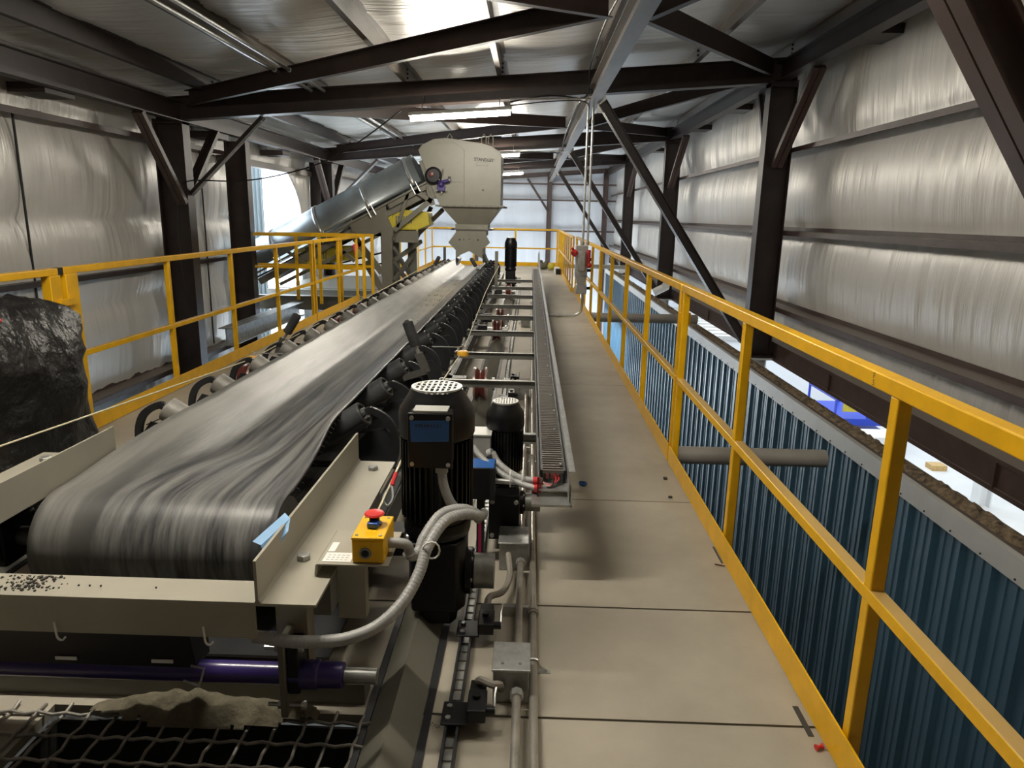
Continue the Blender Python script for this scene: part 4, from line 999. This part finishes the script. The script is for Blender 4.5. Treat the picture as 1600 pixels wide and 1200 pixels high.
ch.build('chain_rungs', m_chain, CT)
for a_ in (.066, .161): MB().box(a_, a_+.009, 2.8, 14.4, .377, .432).build('drag_chain_side', m_black, CT)
sp = MB(); y = 2.86; k = 0
while y < 14.4:
    sp.ball((.150-.03*(k % 2)*.3, y, .436), .006, 4); y += .34 if k % 3 else .52; k += 1
sp.build('chain_rivet', m_galv, CT)
rw = MB()
for i in range(3): rw.tube([(.095+.022*i, 2.8, .400), (.095+.022*i, 14.4, .400)], .008, 6)
rw.build('cables', m_redcab, CT)

# ------------------------------------------------ disconnect box, vertical conduits, floor sweep
DB = thing('disconnect_switch', (.73, 10.6, .35), 'grey disconnect box with red handles hanging by the right guardrail', 'disconnect switch')
MB().box(.66, .84, 10.52, 10.66, .62, 1.06).build('enclosure', m_flex, DB, bevel=.01)
MB().box(.70, .80, 10.46, 10.52, .70, .98).build('cover', m_galv, DB, bevel=.006)
MB().plate([(.70, 10.5, .50), (.80, 10.5, .50), (.84, 10.5, .62), (.67, 10.5, .62)], (0, .14, 0)).build('lower_hub', m_flex, DB)
MB().box(.68, .84, 10.50, 10.62, .36, .50).build('lower_box', m_flex, DB, bevel=.01)
MB().tube([(.66, 10.5, .97), (.63, 10.47, .94)], [.045, .05], 14).tube([(.64, 10.48, .97), (.60, 10.46, 1.03)], .02, 10).build('red_handle', m_red, DB)
MB().tube([(.85, 10.5, .80), (.85, 10.5, 1.0)], .03, 12).ball((.86, 10.5, .78), .04, 6).build('red_receptacle', m_red, DB)
for z in (.86, .70, .44): MB().cyl((.84, 10.58, z), (.90, 10.6, z), .022, 12).build('knob', m_blackp, DB)
for (x, nm) in ((.765, 'left'), (.835, 'right')):
    t = thing('vertical_conduit', (x, 10.62, 1.05), '%s of two vertical conduits from the strut beam to the disconnect box' % nm, 'conduit', 'vertical conduits')
    MB().tube([(x, 10.62, 1.06), (x, 10.62, 2.97)], .017, 12).build('pipe_run', m_galv, t)
    MB().tube([(x, 10.62, 2.75), (x, 10.62, 2.80)], .024, 12).tube([(x, 10.62, 1.065), (x, 10.62, 1.11)], .026, 12).build('coupling', m_dullgalv, t)
t = thing('vertical_conduit', (.78, 10.6, .03), 'curved conduit sweeping from the disconnect box along the deck to the trough', 'conduit')
MB().tube(spline([(.79, 10.58, .36), (.79, 10.58, .22), (.77, 10.58, .10), (.70, 10.58, .04), (.60, 10.58, .03), (.4, 10.58, .03), (.20, 10.58, .03)], 6), .020, 12).build('pipe_run', m_galv, t)
MB().tube([(.42, 10.58, .03), (.42+.05, 10.58, .03)], .027, 12).build('coupling', m_galv, t)

# ================================================================== HOPPER AND CHUTE
HP = thing('transfer_hopper', (-1.1, 13.4, .7), 'grey steel transfer hopper discharging onto the far end of the belt', 'hopper')
P = [(-2.0, 2.55), (-1.93, 2.64), (-1.74, 2.735), (-1.52, 2.76), (-1.2, 2.72), (-.89, 2.68), (-.71, 2.63), (-.545, 2.52), (-.545, 1.625), (-1.62, 1.625), (-1.72, 1.80)]
MB().plate([(x, 12.95, z) for x, z in P], (0, 1.0, 0)).build('hood_body', m_greyh, HP, smooth=False, bevel=.006)
MB().box(-1.205, -1.19, 12.935, 12.95, 1.63, 2.56).box(-1.42, -1.205, 12.94, 12.95, 2.02, 2.03).plate([(-1.20, 12.938, 2.56), (-1.47, 12.938, 2.74), (-1.455, 12.938, 2.745), (-1.185, 12.938, 2.565)], (0, .012, 0)).build('panel_seam', m_greyd, HP)
MB().box(-1.70, -.49, 12.90, 14.0, 1.60, 1.63).build('flange', m_greyd, HP)
def frus(x0, x1, y0, y1, z1, X0, X1, Y0, Y1, z0):
    return MB().add([(X0, Y0, z0), (X1, Y0, z0), (X1, Y1, z0), (X0, Y1, z0), (x0, y0, z1), (x1, y0, z1), (x1, y1, z1), (x0, y1, z1)], [(0, 3, 2, 1), (4, 5, 6, 7), (0, 1, 5, 4), (1, 2, 6, 5), (2, 3, 7, 6), (3, 0, 4, 7)])
frus(-1.60, -.555, 12.96, 13.9, 1.60, -1.33, -.77, 13.05, 13.6, 1.30).build('funnel', m_greyd, HP, smooth=False)
MB().box(-1.36, -.77, 13.03, 13.62, 1.22, 1.30).build('neck', m_greyh, HP, bevel=.004)
MB().box(-1.43, -.69, 12.99, 13.66, 1.205, 1.225).build('neck_flange', m_greyd, HP)
MB().box(-1.35, -.80, 13.02, 13.6, 1.10, 1.205).build('lower_neck', m_greyd, HP)
MB().plate([(-1.33, 12.93, 1.17), (-.80, 12.93, 1.17), (-.79, 12.93, 1.10), (-.725, 12.93, .985), (-.86, 12.93, .86), (-.86, 12.93, .70), (-1.10, 12.93, .83), (-1.34, 12.93, .72), (-1.34, 12.93, .84), (-1.475, 12.93, .975)], (0, .03, 0)).build('chute_front_plate', m_greyh, HP, smooth=False)
MB().box(-1.345, -1.33, 12.96, 13.6, .62, 1.1).box(-.86, -.845, 12.96, 13.6, .62, 1.1).box(-1.33, -.86, 13.58, 13.6, .98, 1.1).build('chute_side', m_greyd, HP)
MB().plate([(-1.34, 12.95, .72), (-1.34, 12.95, .60), (-1.325, 12.95, .56), (-1.28, 12.95, .68)], (0, .5, 0)).build('skirt_rubber', m_darkgrey, HP)
MB().plate([(-.86, 12.95, .75), (-.80, 12.95, .60), (-.77, 12.95, .62), (-.84, 12.95, .78)], (0, .5, 0)).build('skirt_rubber', m_darkgrey, HP)
b = MB()
for x, z, r in [(-1.27, 1.03, .016), (-1.20, 1.04, .008), (-1.19, 1.02, .008), (-1.10, 1.04, .010), (-.94, 1.03, .016), (-1.27, 1.09, .005), (-1.10, 1.10, .006), (-.95, 1.09, .005)]: b.cyl((x, 12.93, z), (x, 12.925, z), r, 10)
for i in range(9): b.hexb((-1.62+i*.13, 12.90, 1.615), (0, -1, 0), .008, .01)
b.build('bolt_hole', m_darkgrey, HP)
for xa, xb, zz in ((-1.42, -1.36, 1.21), (-.76, -.68, 1.21), (-.55, -.43, 1.60)): MB().tube([(xa, 12.95, zz), (xb, 12.94, zz)], .014, 8).build('clamp_bolt', m_darkgrey, HP)
for x in (-1.46, -.86, -.74):
    MB().tube([(x-.04, 13.05, 2.68), (x-.04, 13.05, 2.78), (x, 13.05, 2.84), (x+.04, 13.05, 2.78), (x+.04, 13.05, 2.66)], .012, 8).build('lifting_eye', m_greyh, HP)
MB().box(-1.585, -1.555, 12.935, 12.95, 2.13, 2.25).tube([(-1.57, 12.92, 2.15), (-1.57, 12.92, 2.23)], .008, 6).build('door_handle', m_greyd, HP)
MB().ball((-.86, 12.94, 1.90), .018, 6).build('inspection_plug', m_dullgalv, HP)
text('STANDLEY', 'maker_lettering', m_ink, HP, (-1.02, 12.936, 2.385), (1, 0, -.05), (0.05, 0, 1), .055, .95)
sm = MB().box(-.985, -.975, 12.937, 12.940, 2.29, 2.37).box(-.79, -.78, 12.937, 12.940, 2.285, 2.36).box(-.975, -.80, 12.937, 12.940, 2.355, 2.363)
for i in range(12): sm.box(-.97+i*.0155, -.961+i*.0155, 12.937, 12.94, 2.30, 2.318)
sm.build('small_print', m_greyd, HP)
# drive on the hood's side: black bearing hub, purple tensioner
MB().lathe((-1.73, 12.93, 2.12), (0, -1, 0), [(0, .15), (.03, .15), (.05, .11), (.07, .11)], 32).build('bearing_hub', m_black, HP)
MB().lathe((-1.76, 12.86, 2.14), (0, -1, 0), [(0, .045), (.03, .042), (.035, .03)], 24).build('shaft_end', m_wheel, HP)
TN = thing('belt_tensioner', (-1.55, 12.86, 1.85), 'small purple belt tensioner on the side of the hopper', 'tensioner')
MB().box(-1.66, -1.52, 12.84, 12.93, 1.86, 1.95).ball((-1.59, 12.86, 1.97), .06, 6).cyl((-1.64, 12.86, 2.0), (-1.44, 12.86, 2.04), .03, 12).build('housing', m_purple, TN, bevel=.006)
MB().ball((-1.44, 12.85, 2.05), .028, 6).ball((-1.62, 12.83, 2.05), .015, 5).ball((-1.58, 12.83, 1.84), .018, 5).ball((-1.50, 12.83, 1.88), .016, 5).ball((-1.66, 12.83, 1.87), .012, 5).build('nuts', m_galv, TN)
MB().box(-1.47, -1.42, 12.85, 12.86, 2.08, 2.11).build('tab', m_blackp, TN)
# dark duct behind hopper up into the roof
tag(MB().box(-1.33, -.78, 18.25, 18.6, 2.85, 3.35).build('roof_duct', m_darkgrey), 'dark boxy duct under the roof behind the hopper', 'duct')

# ================================================================== INCLINED CONVEYOR
IC = thing('inclined_conveyor', (-3.2, 13.45, -.1), 'inclined conveyor under a galvanised half-round cover rising to the hopper', 'conveyor')
a = math.atan2(2.62-1.35, -2.06+4.46); D = Vector((math.cos(a), 0, math.sin(a))); Nn = Vector((-math.sin(a), 0, math.cos(a)))
A0 = Vector((-4.10-.9, 13.45, 1.11-.45*1.0)); A1 = Vector((-1.96, 13.45, 2.00+.03))
# axis line through lower edge points
A0 = Vector((-1.96, 13.50, 2.03)) - D*3.55; A1 = Vector((-1.96, 13.50, 2.03))
R1 = .50
def halfring(p, r, w, n=24):
    V = []
    for k in range(n+1):
        th = PI*k/n; o_ = Vector((0, -math.cos(th)*r, 0)) + Nn*(math.sin(th)*r*1.08)
        V.append(p+o_)
    return V
def halfshell(p0, p1, r, name, mat, th=.004):
    a_ = halfring(p0, r, 0); b_ = halfring(p1, r, 0); n = len(a_); mb = MB()
    mb.add(a_+b_, [(i, i+1, n+i+1, n+i) for i in range(n-1)]); return mb.build(name, mat, IC, smooth=60, solid=th)
L = (A1-A0).length
halfshell(A0, A1, R1, 'cover_sheet', m_cover)
for s0 in (.55, 1.50, 2.50, 3.40):
    halfshell(A0+D*(s0-.03), A0+D*(s0+.03), R1+.015, 'hoop_band', m_galv, .012)
    for w in (-.05, .05):
        q = A0+D*(s0+w)+Vector((0, -R1-.02, 0)); MB().cyl(q-Nn*.15, q+Nn*.04, .012, 8).build('hoop_bolt', m_galv, IC)
for sgn in (-1, 1):
    y = 13.45+sgn*(R1+.0)
    MB().bar(A0+Vector((0, sgn*R1, 0))-Nn*.06, A1+D*.15+Vector((0, sgn*R1, 0))-Nn*.06, .05, .03, up=Nn).build('cover_rail', m_greyd, IC)
    MB().chan(A0+Vector((0, sgn*.40, 0))-Nn*.21, A1+D*.2+Vector((0, sgn*.40, 0))-Nn*.21, sgn*.05, .12, .008, up=Nn).build('truss_chord', m_greyd, IC)
# belt inside and return idlers
MB().plate([A0+Vector((0, -.36, 0))-Nn*.10, A1+Vector((0, -.36, 0))-Nn*.10, A1+Vector((0, -.36, 0))-Nn*.13, A0+Vector((0, -.36, 0))-Nn*.13], (0, .72, 0)).build('inner_belt', m_darkgrey, IC)
for s0 in (1.1, 1.45, 1.9, 2.35, 2.8):
    q = A0+D*s0-Nn*.10; MB().cyl(q+Vector((0, -.40, 0)), q+Vector((0, .40, 0)), .045, 12).build('idler_roller', m_idler, IC)
q = A0+D*2.05-Nn*.30
MB().cyl(A0+D*1.55-Nn*.06+Vector((0, -.40, 0)), A0+D*2.1-Nn*.05+Vector((0, -.40, 0)), .045, 12).build('skirt_tube', m_galv, IC)
yF = 13.03
MB().plate([(-3.27, yF, 1.26), (-2.62, yF, 1.62), (-2.56, yF, 1.36), (-2.47, yF, 1.15), (-2.49, yF, 1.05), (-2.70, yF, 1.05), (-3.05, yF, 1.08), (-3.22, yF, 1.12)], (0, .02, 0)).build('gusset_plate', m_greyd, IC)
def fb(x0, z0, x1, z1, w=.07): MB().bar((x0, yF, z0), (x1, yF, z1), .05, w).build('truss_web', m_greyd, IC)
fb(-2.55, 1.58, -1.88, 1.93, .08); fb(-2.08, 1.88, -1.78, 1.68, .08); fb(-1.80, 1.70, -2.46, 1.17, .09); fb(-2.20, 1.82, -2.40, 1.22, .05); fb(-1.86, 1.98, -1.76, 1.62, .08)
MB().bar((-1.95, 12.99, 2.38), (-1.72, 12.99, 1.74), .02, .10).build('head_bracket', m_greyd, IC)
for x, y, w in ((-2.60, 13.06, .19), (-2.60, 13.88, .15)):
    MB().box(x-w/2, x+w/2, y-.05, y+.05, -.1, 1.15).build('support_leg', m_greyd, IC)
for x, y in ((-2.28, 13.9), (-2.24, 13.98)):
    MB().box(x-.08, x+.08, y-.05, y+.05, -.1, 1.2).build('support_leg', m_greyd, IC)
    break
for p0, p1 in [((-2.5, 13.1, 1.02), (-2.2, 13.85, .98)), ((-2.5, 13.1, .62), (-2.1, 13.85, .95)), ((-2.5, 13.1, .25), (-2.22, 13.85, .75)), ((-2.5, 13.1, .85), (-2.25, 13.85, .2)),
               ((-2.5, 13.1, .60), (-2.25, 13.85, .02)), ((-2.5, 13.1, 1.1), (-1.9, 13.85, 1.35)), ((-1.9, 13.85, 1.6), (-2.2, 13.9, 1.0)), ((-2.2, 13.9, 1.05), (-1.65, 13.6, 1.55))]:
    MB().bar(p0, p1, .05, .07).build('cross_brace', m_greyd if p0[0] < -2 else m_darkgrey, IC)
MB().box(-2.5, -2.05, 13.15, 13.2, .95, 1.16).build('gusset_plate', m_greyd, IC)
# lower truss towards the opening
for p0, p1, w in [((-4.6, 13.05, .15), (-3.0, 13.05, .95), .06), ((-3.0, 13.05, .95), (-2.7, 13.05, 1.1), .06), ((-3.75, 13.05, 1.05), (-3.2, 13.05, .60), .06), ((-4.5, 13.05, .80), (-4.0, 13.05, .45), .05), ((-3.0, 13.05, .6), (-2.72, 13.05, .1), .12),
                  ((-3.25, 13.05, 1.1), (-2.7, 13.05, .4), .12), ((-3.5, 13.3, .55), (-2.75, 13.3, .75), .03), ((-3.6, 13.3, .50), (-2.75, 13.3, .55), .025)]:
    MB().bar(p0, p1, .04, w).build('lower_truss_bar', m_greyd if w > .03 else m_blackp, IC)
# yellow guards
def guard(pts, label, y0=13.1, y1=13.75, lab=None):
    t = thing('yellow_guard', (sum(p[0] for p in pts)/len(pts), y0, min(p[1] for p in pts)), label, 'machine guard', 'yellow guards on the inclined conveyor')
    MB().plate([(x, y0+.04, z) for x, z in pts], (0, y1-y0-.04, 0)).build('guard_shell', m_guard, t, bevel=.01)
    x0 = min(p[0] for p in pts); x1 = x0+.24; zt = max(p[1] for p in pts); zb = min(p[1] for p in pts)
    ck = MB().plate([(x0-.02, y0, zt-.10), (x1-.02, y0, zt-.01), (x1, y0, zt-.12), (x1-.06, y0, zb+.02), (x0+.10, y0, zb-.03)], (0, .035, 0)).build('end_cheek', m_guard, t)
    MB().box(x0+.06, x0+.13, y0-.004, y0, zb+.10, zb+.24).build('warning_label', m_label, ck)
    MB().box(x0+.075, x0+.115, y0-.006, y0-.004, zb+.12, zb+.17).build('label_print', m_ink, ck)
    sl_ = MB()
    for i in range(7): sl_.box(x1+.05+i*.045, x1+.075+i*.045, y0+.03, y0+.04, zb+.12, zb+.25)
    sl_.build('vent_slot', m_greyd, t)
    return t
guard([(-2.74, 1.44), (-2.49, 1.54), (-2.17, 1.52), (-1.87, 1.50), (-1.84, 1.27), (-2.05, 1.18), (-2.6, 1.17)], 'yellow machine guard inside the truss below the hopper end')
guard([(-4.35, .72), (-4.12, .82), (-3.60, .84), (-3.22, .86), (-3.25, .62), (-3.7, .55), (-4.2, .50)], 'lower yellow machine guard behind the left railing', 13.2, 13.8)
tag(MB().plate([(-3.22, 12.98, .90), (-3.12, 12.98, .92), (-3.10, 12.98, .85), (-3.14, 12.98, .78), (-3.17, 12.98, .66), (-3.19, 12.98, .78)], (0, .005, 0)).build('ribbon', m_pink), 'pink ribbon tied on the lower truss behind the yellow rails', 'ribbon')
# platform beams at left
for (p0, p1, w, h, lb, mt) in [((-5.4, 13.45, -.22), (-3.0, 13.45, -.22), .2, .26, 'grey cross beam under the inclined conveyor', m_greyd), ((-4.35, 10.0, -.32), (-4.35, 13.3, -.32), .22, .26, 'grey lengthwise beam outside the left railing', m_dullgalv), ((-3.75, 9.5, -.62), (-3.75, 13.3, -.62), .3, .12, 'low maroon beam outside the left railing', m_red_steel), ((-5.4, 14.6, -.22), (-3.0, 14.6, -.22), .2, .26, 'rear grey cross beam under the inclined conveyor', m_greyd)]:
    tag(MB().ibeam(p0, p1, w, h, .015).build('platform_beam', mt), lb, 'beam')
tag(MB().box(-5.3, -3.0, 14.8, 18, -.12, -.09).build('platform_deck', m_greyd), 'grey platform deck beneath the inclined conveyor', 'platform')

# ================================================================== PIPES TO THE BLUE WALL
for (y, z, r, x1, lb) in [(4.62, -.10, .060, 2.03, 'open-ended grey pipe stub between walkway and blue wall, nearest'), (11.4, -.10, .075, 2.70, 'grey pipe between walkway and blue wall behind the rail, second'), (20.5, .1, .06, 2.70, 'pale pipe between walkway and blue wall, farthest')]:
    m = MB(); n = 24
    t = thing('cross_pipe', (1.8, y, z-r), lb, 'pipe')
    MB().cyl((.94, y, z), (x1, y, z), r, 28).build('pipe_barrel', m_pipe, t)
    MB().tube([(x1-.003, y, z), (x1+.004, y, z)], r*.86, 24).build('pipe_end', m_flexd, t)
tag(MB().tube([(2.9, 16.6, -.2), (3.15, 16.5, -.05), (3.1, 16.3, .0)], .09, 14).build('paper_roll', m_label), 'crumpled white roll lying on the wall head by the second right column', 'roll')
tag(MB().tube([(2.93, 23.0, -.16), (3.1, 23.6, -.16)], .11, 16).build('paper_roll', m_label), 'white roll on the wall head by the third right column', 'roll')

# ================================================================== THINGS SEEN IN THE WHITE HALL
t = thing('scissor_lift', (9.9, 21, -5), 'blue scissor lift with railed platform down in the white hall', 'lift')
fr = MB(); X0, X1, Y0, Y1 = 9.0, 10.9, 20.2, 22.2
for z in (-3.15, -3.55): 
    for p0, p1 in [((X0, Y0, z), (X1, Y0, z)), ((X0, Y1, z), (X1, Y1, z)), ((X0, Y0, z), (X0, Y1, z)), ((X1, Y0, z), (X1, Y1, z))]: fr.bar(p0, p1, .05, .05)
fr.build('guard_rails', m_liftblue, t)
for x in (X0, (X0+X1)/2, X1):
    for y in (Y0, Y1): MB().box(x-.03, x+.03, y-.03, y+.03, -4.1, -3.15).build('rail_post', m_liftblue, t)
MB().box(X0-.05, X1+.05, Y0-.05, Y1+.05, -4.3, -4.1).build('platform', m_liftblue, t)
for s in (-1, 1): MB().bar((X0+.1, 21.2, -4.2-.3*(s < 0)), (X1-.1, 21.2, -4.5+.3*(s < 0)), .08, .1).build('scissor_arm', m_liftblue, t)
MB().box(X0, X1, 20.3, 22.1, -4.95, -4.7).build('chassis', m_liftblue, t)
MB().box(9.2, 9.8, 20.17, 20.19, -3.9, -3.6).build('yellow_panel', m_guard, t)
tag(MB().box(10.95, 11.35, 18.35, 18.7, -5, -4.86).build('lumber_block', m_wood), 'short block of raw lumber on the white hall floor', 'lumber')
t = thing('hall_post', (10.8, 16.0, -5), 'white post standing on the hall floor', 'post')
MB().ibeam((10.8, 16.0, -5), (10.8, 16.0, -2.2), .3, .3, .03, up=(1, 0, 0)).build('post_shaft', m_hallwall, t)
t = thing('white_cabinet', (9.6, 19.3, -5), 'white appliance-like cabinet beside the blue lift', 'cabinet')
MB().box(9.3, 10.2, 18.9, 19.6, -5, -4.3).build('cabinet_body', m_hallwall, t, bevel=.02)
MB().box(9.25, 10.25, 18.85, 19.65, -4.3, -4.25).build('cabinet_top', m_label, t)
t = thing('white_truck_roof', (8.3, 29, -2), 'pale flat-roofed container seen over the blue wall head', 'container')
MB().box(6.6, 11.5, 24.8, 33.0, -2.65, -2.5).build('roof_panel', m_trimw, t)
MB().box(6.65, 11.4, 24.9, 32.9, -5, -2.65).build('body', m_hallwall, t)
rb = MB()
for i in range(9): rb.box(6.6, 11.5, 25.2+i*.8, 25.24+i*.8, -2.5, -2.46)
rb.build('roof_rib', m_trimw, t)
# small debris at the far end of the walkway
t = thing('cloth_bundle', (.45, 20.4, 0), 'tan cloth bundle on the walkway by the far guardrail', 'bundle')
m = MB(); m.ball((.38, 20.4, .10), .17, 8, (1.0, .8, .6)).ball((.30, 20.4, .20), .07, 6).ball((.46, 20.5, .18), .06, 6); m.build('cloth', m_dirt, t)
tag(MB().ball((.60, 20.2, .10), .11, 7, (1, 1, .9)).build('yellow_bag', m_guard), 'small yellowish bag beside the tan bundle at the far end', 'bag')
t = thing('tool_box', (.72, 19.0, 0), 'small dark toolbox with white lid at the far right of the walkway', 'box')
MB().box(.68, .80, 18.6, 18.9, 0, .14).build('box_body', m_blackp, t); MB().box(.66, .80, 18.9, 19.8, 0, .12).build('white_side', m_label, t)
t = thing('paper_cup', (-1.25, 20.9, 0), 'small white and red cup seen through the chute opening', 'cup')
MB().lathe((-1.22, 18, .0), (0, 0, 1), [(0, .06), (.22, .075)], 16).build('cup', m_label, t); MB().lathe((-1.22, 18, .221), (0, 0, 1), [(0, .078), (.04, .076)], 16).build('red_lid', m_red, t)

# ================================================================== BAG AT LEFT
def bag():
    mb = MB(); V = []; F = []; n = 64; zs = [0, .02, .1, .2, .3, .4, .5, .58, .64, .70, .76, .82, .88, .93, .97, .985]
    prof = [.50, .505, .505, .495, .49, .49, .50, .515, .52, .515, .49, .465, .43, .36, .25, .12]
    cx, cy = -2.655, 3.55
    for z, r in zip(zs, prof):
        for k in range(n):
            a = 2*PI*k/n; c, s = math.cos(a), math.sin(a)
            sq = 1/max(abs(c), abs(s))**.45
            rr = r*(.90+.04*math.sin(3*a+z*4))*min(sq, 1.12)
            rr += nz3(c*2.2, s*2.2, z*5)*.09*(.35+z) + nz3(c*6, s*6, z*14)*.026*(.25+z*1.3) + .012*math.sin(z*40+3*nz3(c*2, s*2, 0))*(1 if .5 < z < .95 else .15)
            V.append((cx+c*rr*.47, cy+s*rr*.9, z+nz3(c*3, s*3, 4)*.03*(z > .5)+(.03*(-c) if z > .8 else 0)))
    m = len(zs)
    for i in range(m-1):
        for k in range(n): F.append((i*n+k, i*n+(k+1) % n, (i+1)*n+(k+1) % n, (i+1)*n+k))
    F.append(tuple(range(n))[::-1]); F.append(tuple(range((m-1)*n, m*n)))
    t = thing('bulk_bag', (cx, cy, 0), 'crumpled black plastic bulk bag standing at the far left', 'bag')
    mb.add(V, F).build('bag_body', m_bag, t, smooth=50)
    MB().tube(spline([(-2.66, 3.35, .93), (-2.63, 3.32, 1.02), (-2.59, 3.30, 1.02), (-2.57, 3.3, .92)], 5), .006, 6).build('white_tie', m_label, t)
    MB().tube(spline([(-2.72, 3.25, .91), (-2.66, 3.22, .92), (-2.61, 3.22, .96), (-2.55, 3.24, .96), (-2.51, 3.28, .93), (-2.57, 3.24, .92), (-2.64, 3.22, .90)], 5), .012, 8).build('red_fold', m_red, t)
bag()

# ================================================================== SMALL LITTER ON THE WALKWAY
def litter(name, mb, mat, label, cat): return tag(mb.build(name, mat), label, cat, None)
m = MB(); 
for i in range(6): m.ball((.325+random.uniform(-.012, .012), 3.735+random.uniform(-.012, .012), .014), .013, 4)
litter('tape_ball', m, m_tape, 'small crumpled blue tape ball on the walkway', 'tape')
litter('red_plug', MB().lathe((.885, 2.03, .008), (1, .2, 0), [(0, .006), (.003, .009), (.018, .006), (.022, .009)], 12), m_red, 'small red plastic plug by the toe plate, farther one', 'plug')
litter('red_plug', MB().lathe((.845, 1.745, .009), (1, .3, 0), [(0, .009), (.003, .009), (.008, .005), (.018, .005), (.022, .009)], 12), m_red, 'small red plastic plug by the toe plate, nearer one', 'plug')
litter('dark_chip', MB().box(.80, .82, 3.865, 3.89, 0.001, .012), m_grit, 'tiny dark chip on the walkway beside the guardrail joint', 'chip')
litter('dark_chip', MB().box(.775, .795, 3.59, 3.60, 0.001, .012), m_grit, 'tiny dark chip on the walkway, below the first chip', 'chip')
litter('rusty_nail', MB().cyl((.835, 2.845, .005), (.875, 2.83, .005), .003, 6), m_wheel, 'tiny rusty nail on the walkway', 'nail')
litter('floor_slot_1', MB().box(.845, .862, 1.80, 1.93, .0005, .002), m_grit, 'thin dark slot beside the near end of the toe plate', 'slot')
litter('floor_slot_2', MB().box(.868, .876, 2.86, 3.02, .0005, .002), m_grit, 'thin dark slot beside the toe plate, farther one', 'slot')
for o in list(S.objects):
    if o.name.startswith('floor_slot'): o.name = 'deck_slot'
cable('thin_wire', [(-2.6, 4.6, .02), (-2.5, 4.75, .05), (-2.42, 4.65, .03), (-2.3, 4.9, .05), (-2.35, 5.05, .02)], .004, m_darkgrey, 'thin dark wire curled on the deck left of the belt', 'wire')
litter('paper_scrap', MB().ball((-2.5, 4.45, .012), .02, 4, (1.5, 1, .6)), m_label, 'white scrap on the deck left of the belt', 'scrap')
# ink marks: number on the near guardrail, scribble on the deck
mk = thing('pencil_marks', (XG-.0226, 1.8, 1.055), 'black hand-drawn number mark on the near right top rail', 'marking')
text('F', 'number', m_ink, mk, (XG-.0226, 1.80, 1.073), (0, -1, 0), (0, 0, 1), .015, 1.1)
text('5', 'number', m_ink, mk, (XG-.0226, 1.80, 1.055), (0, -1, 0), (0, 0, 1), .015, 1.1)
mk = thing('pencil_marks', (-.26, 1.78, .0005), 'small black scribbled number on the deck beside the track', 'marking')
text('5210', 'number', m_ink, mk, (-.275, 1.80, .0008), (1, -.6, 0), (.6, 1, 0), .014, 1.2)
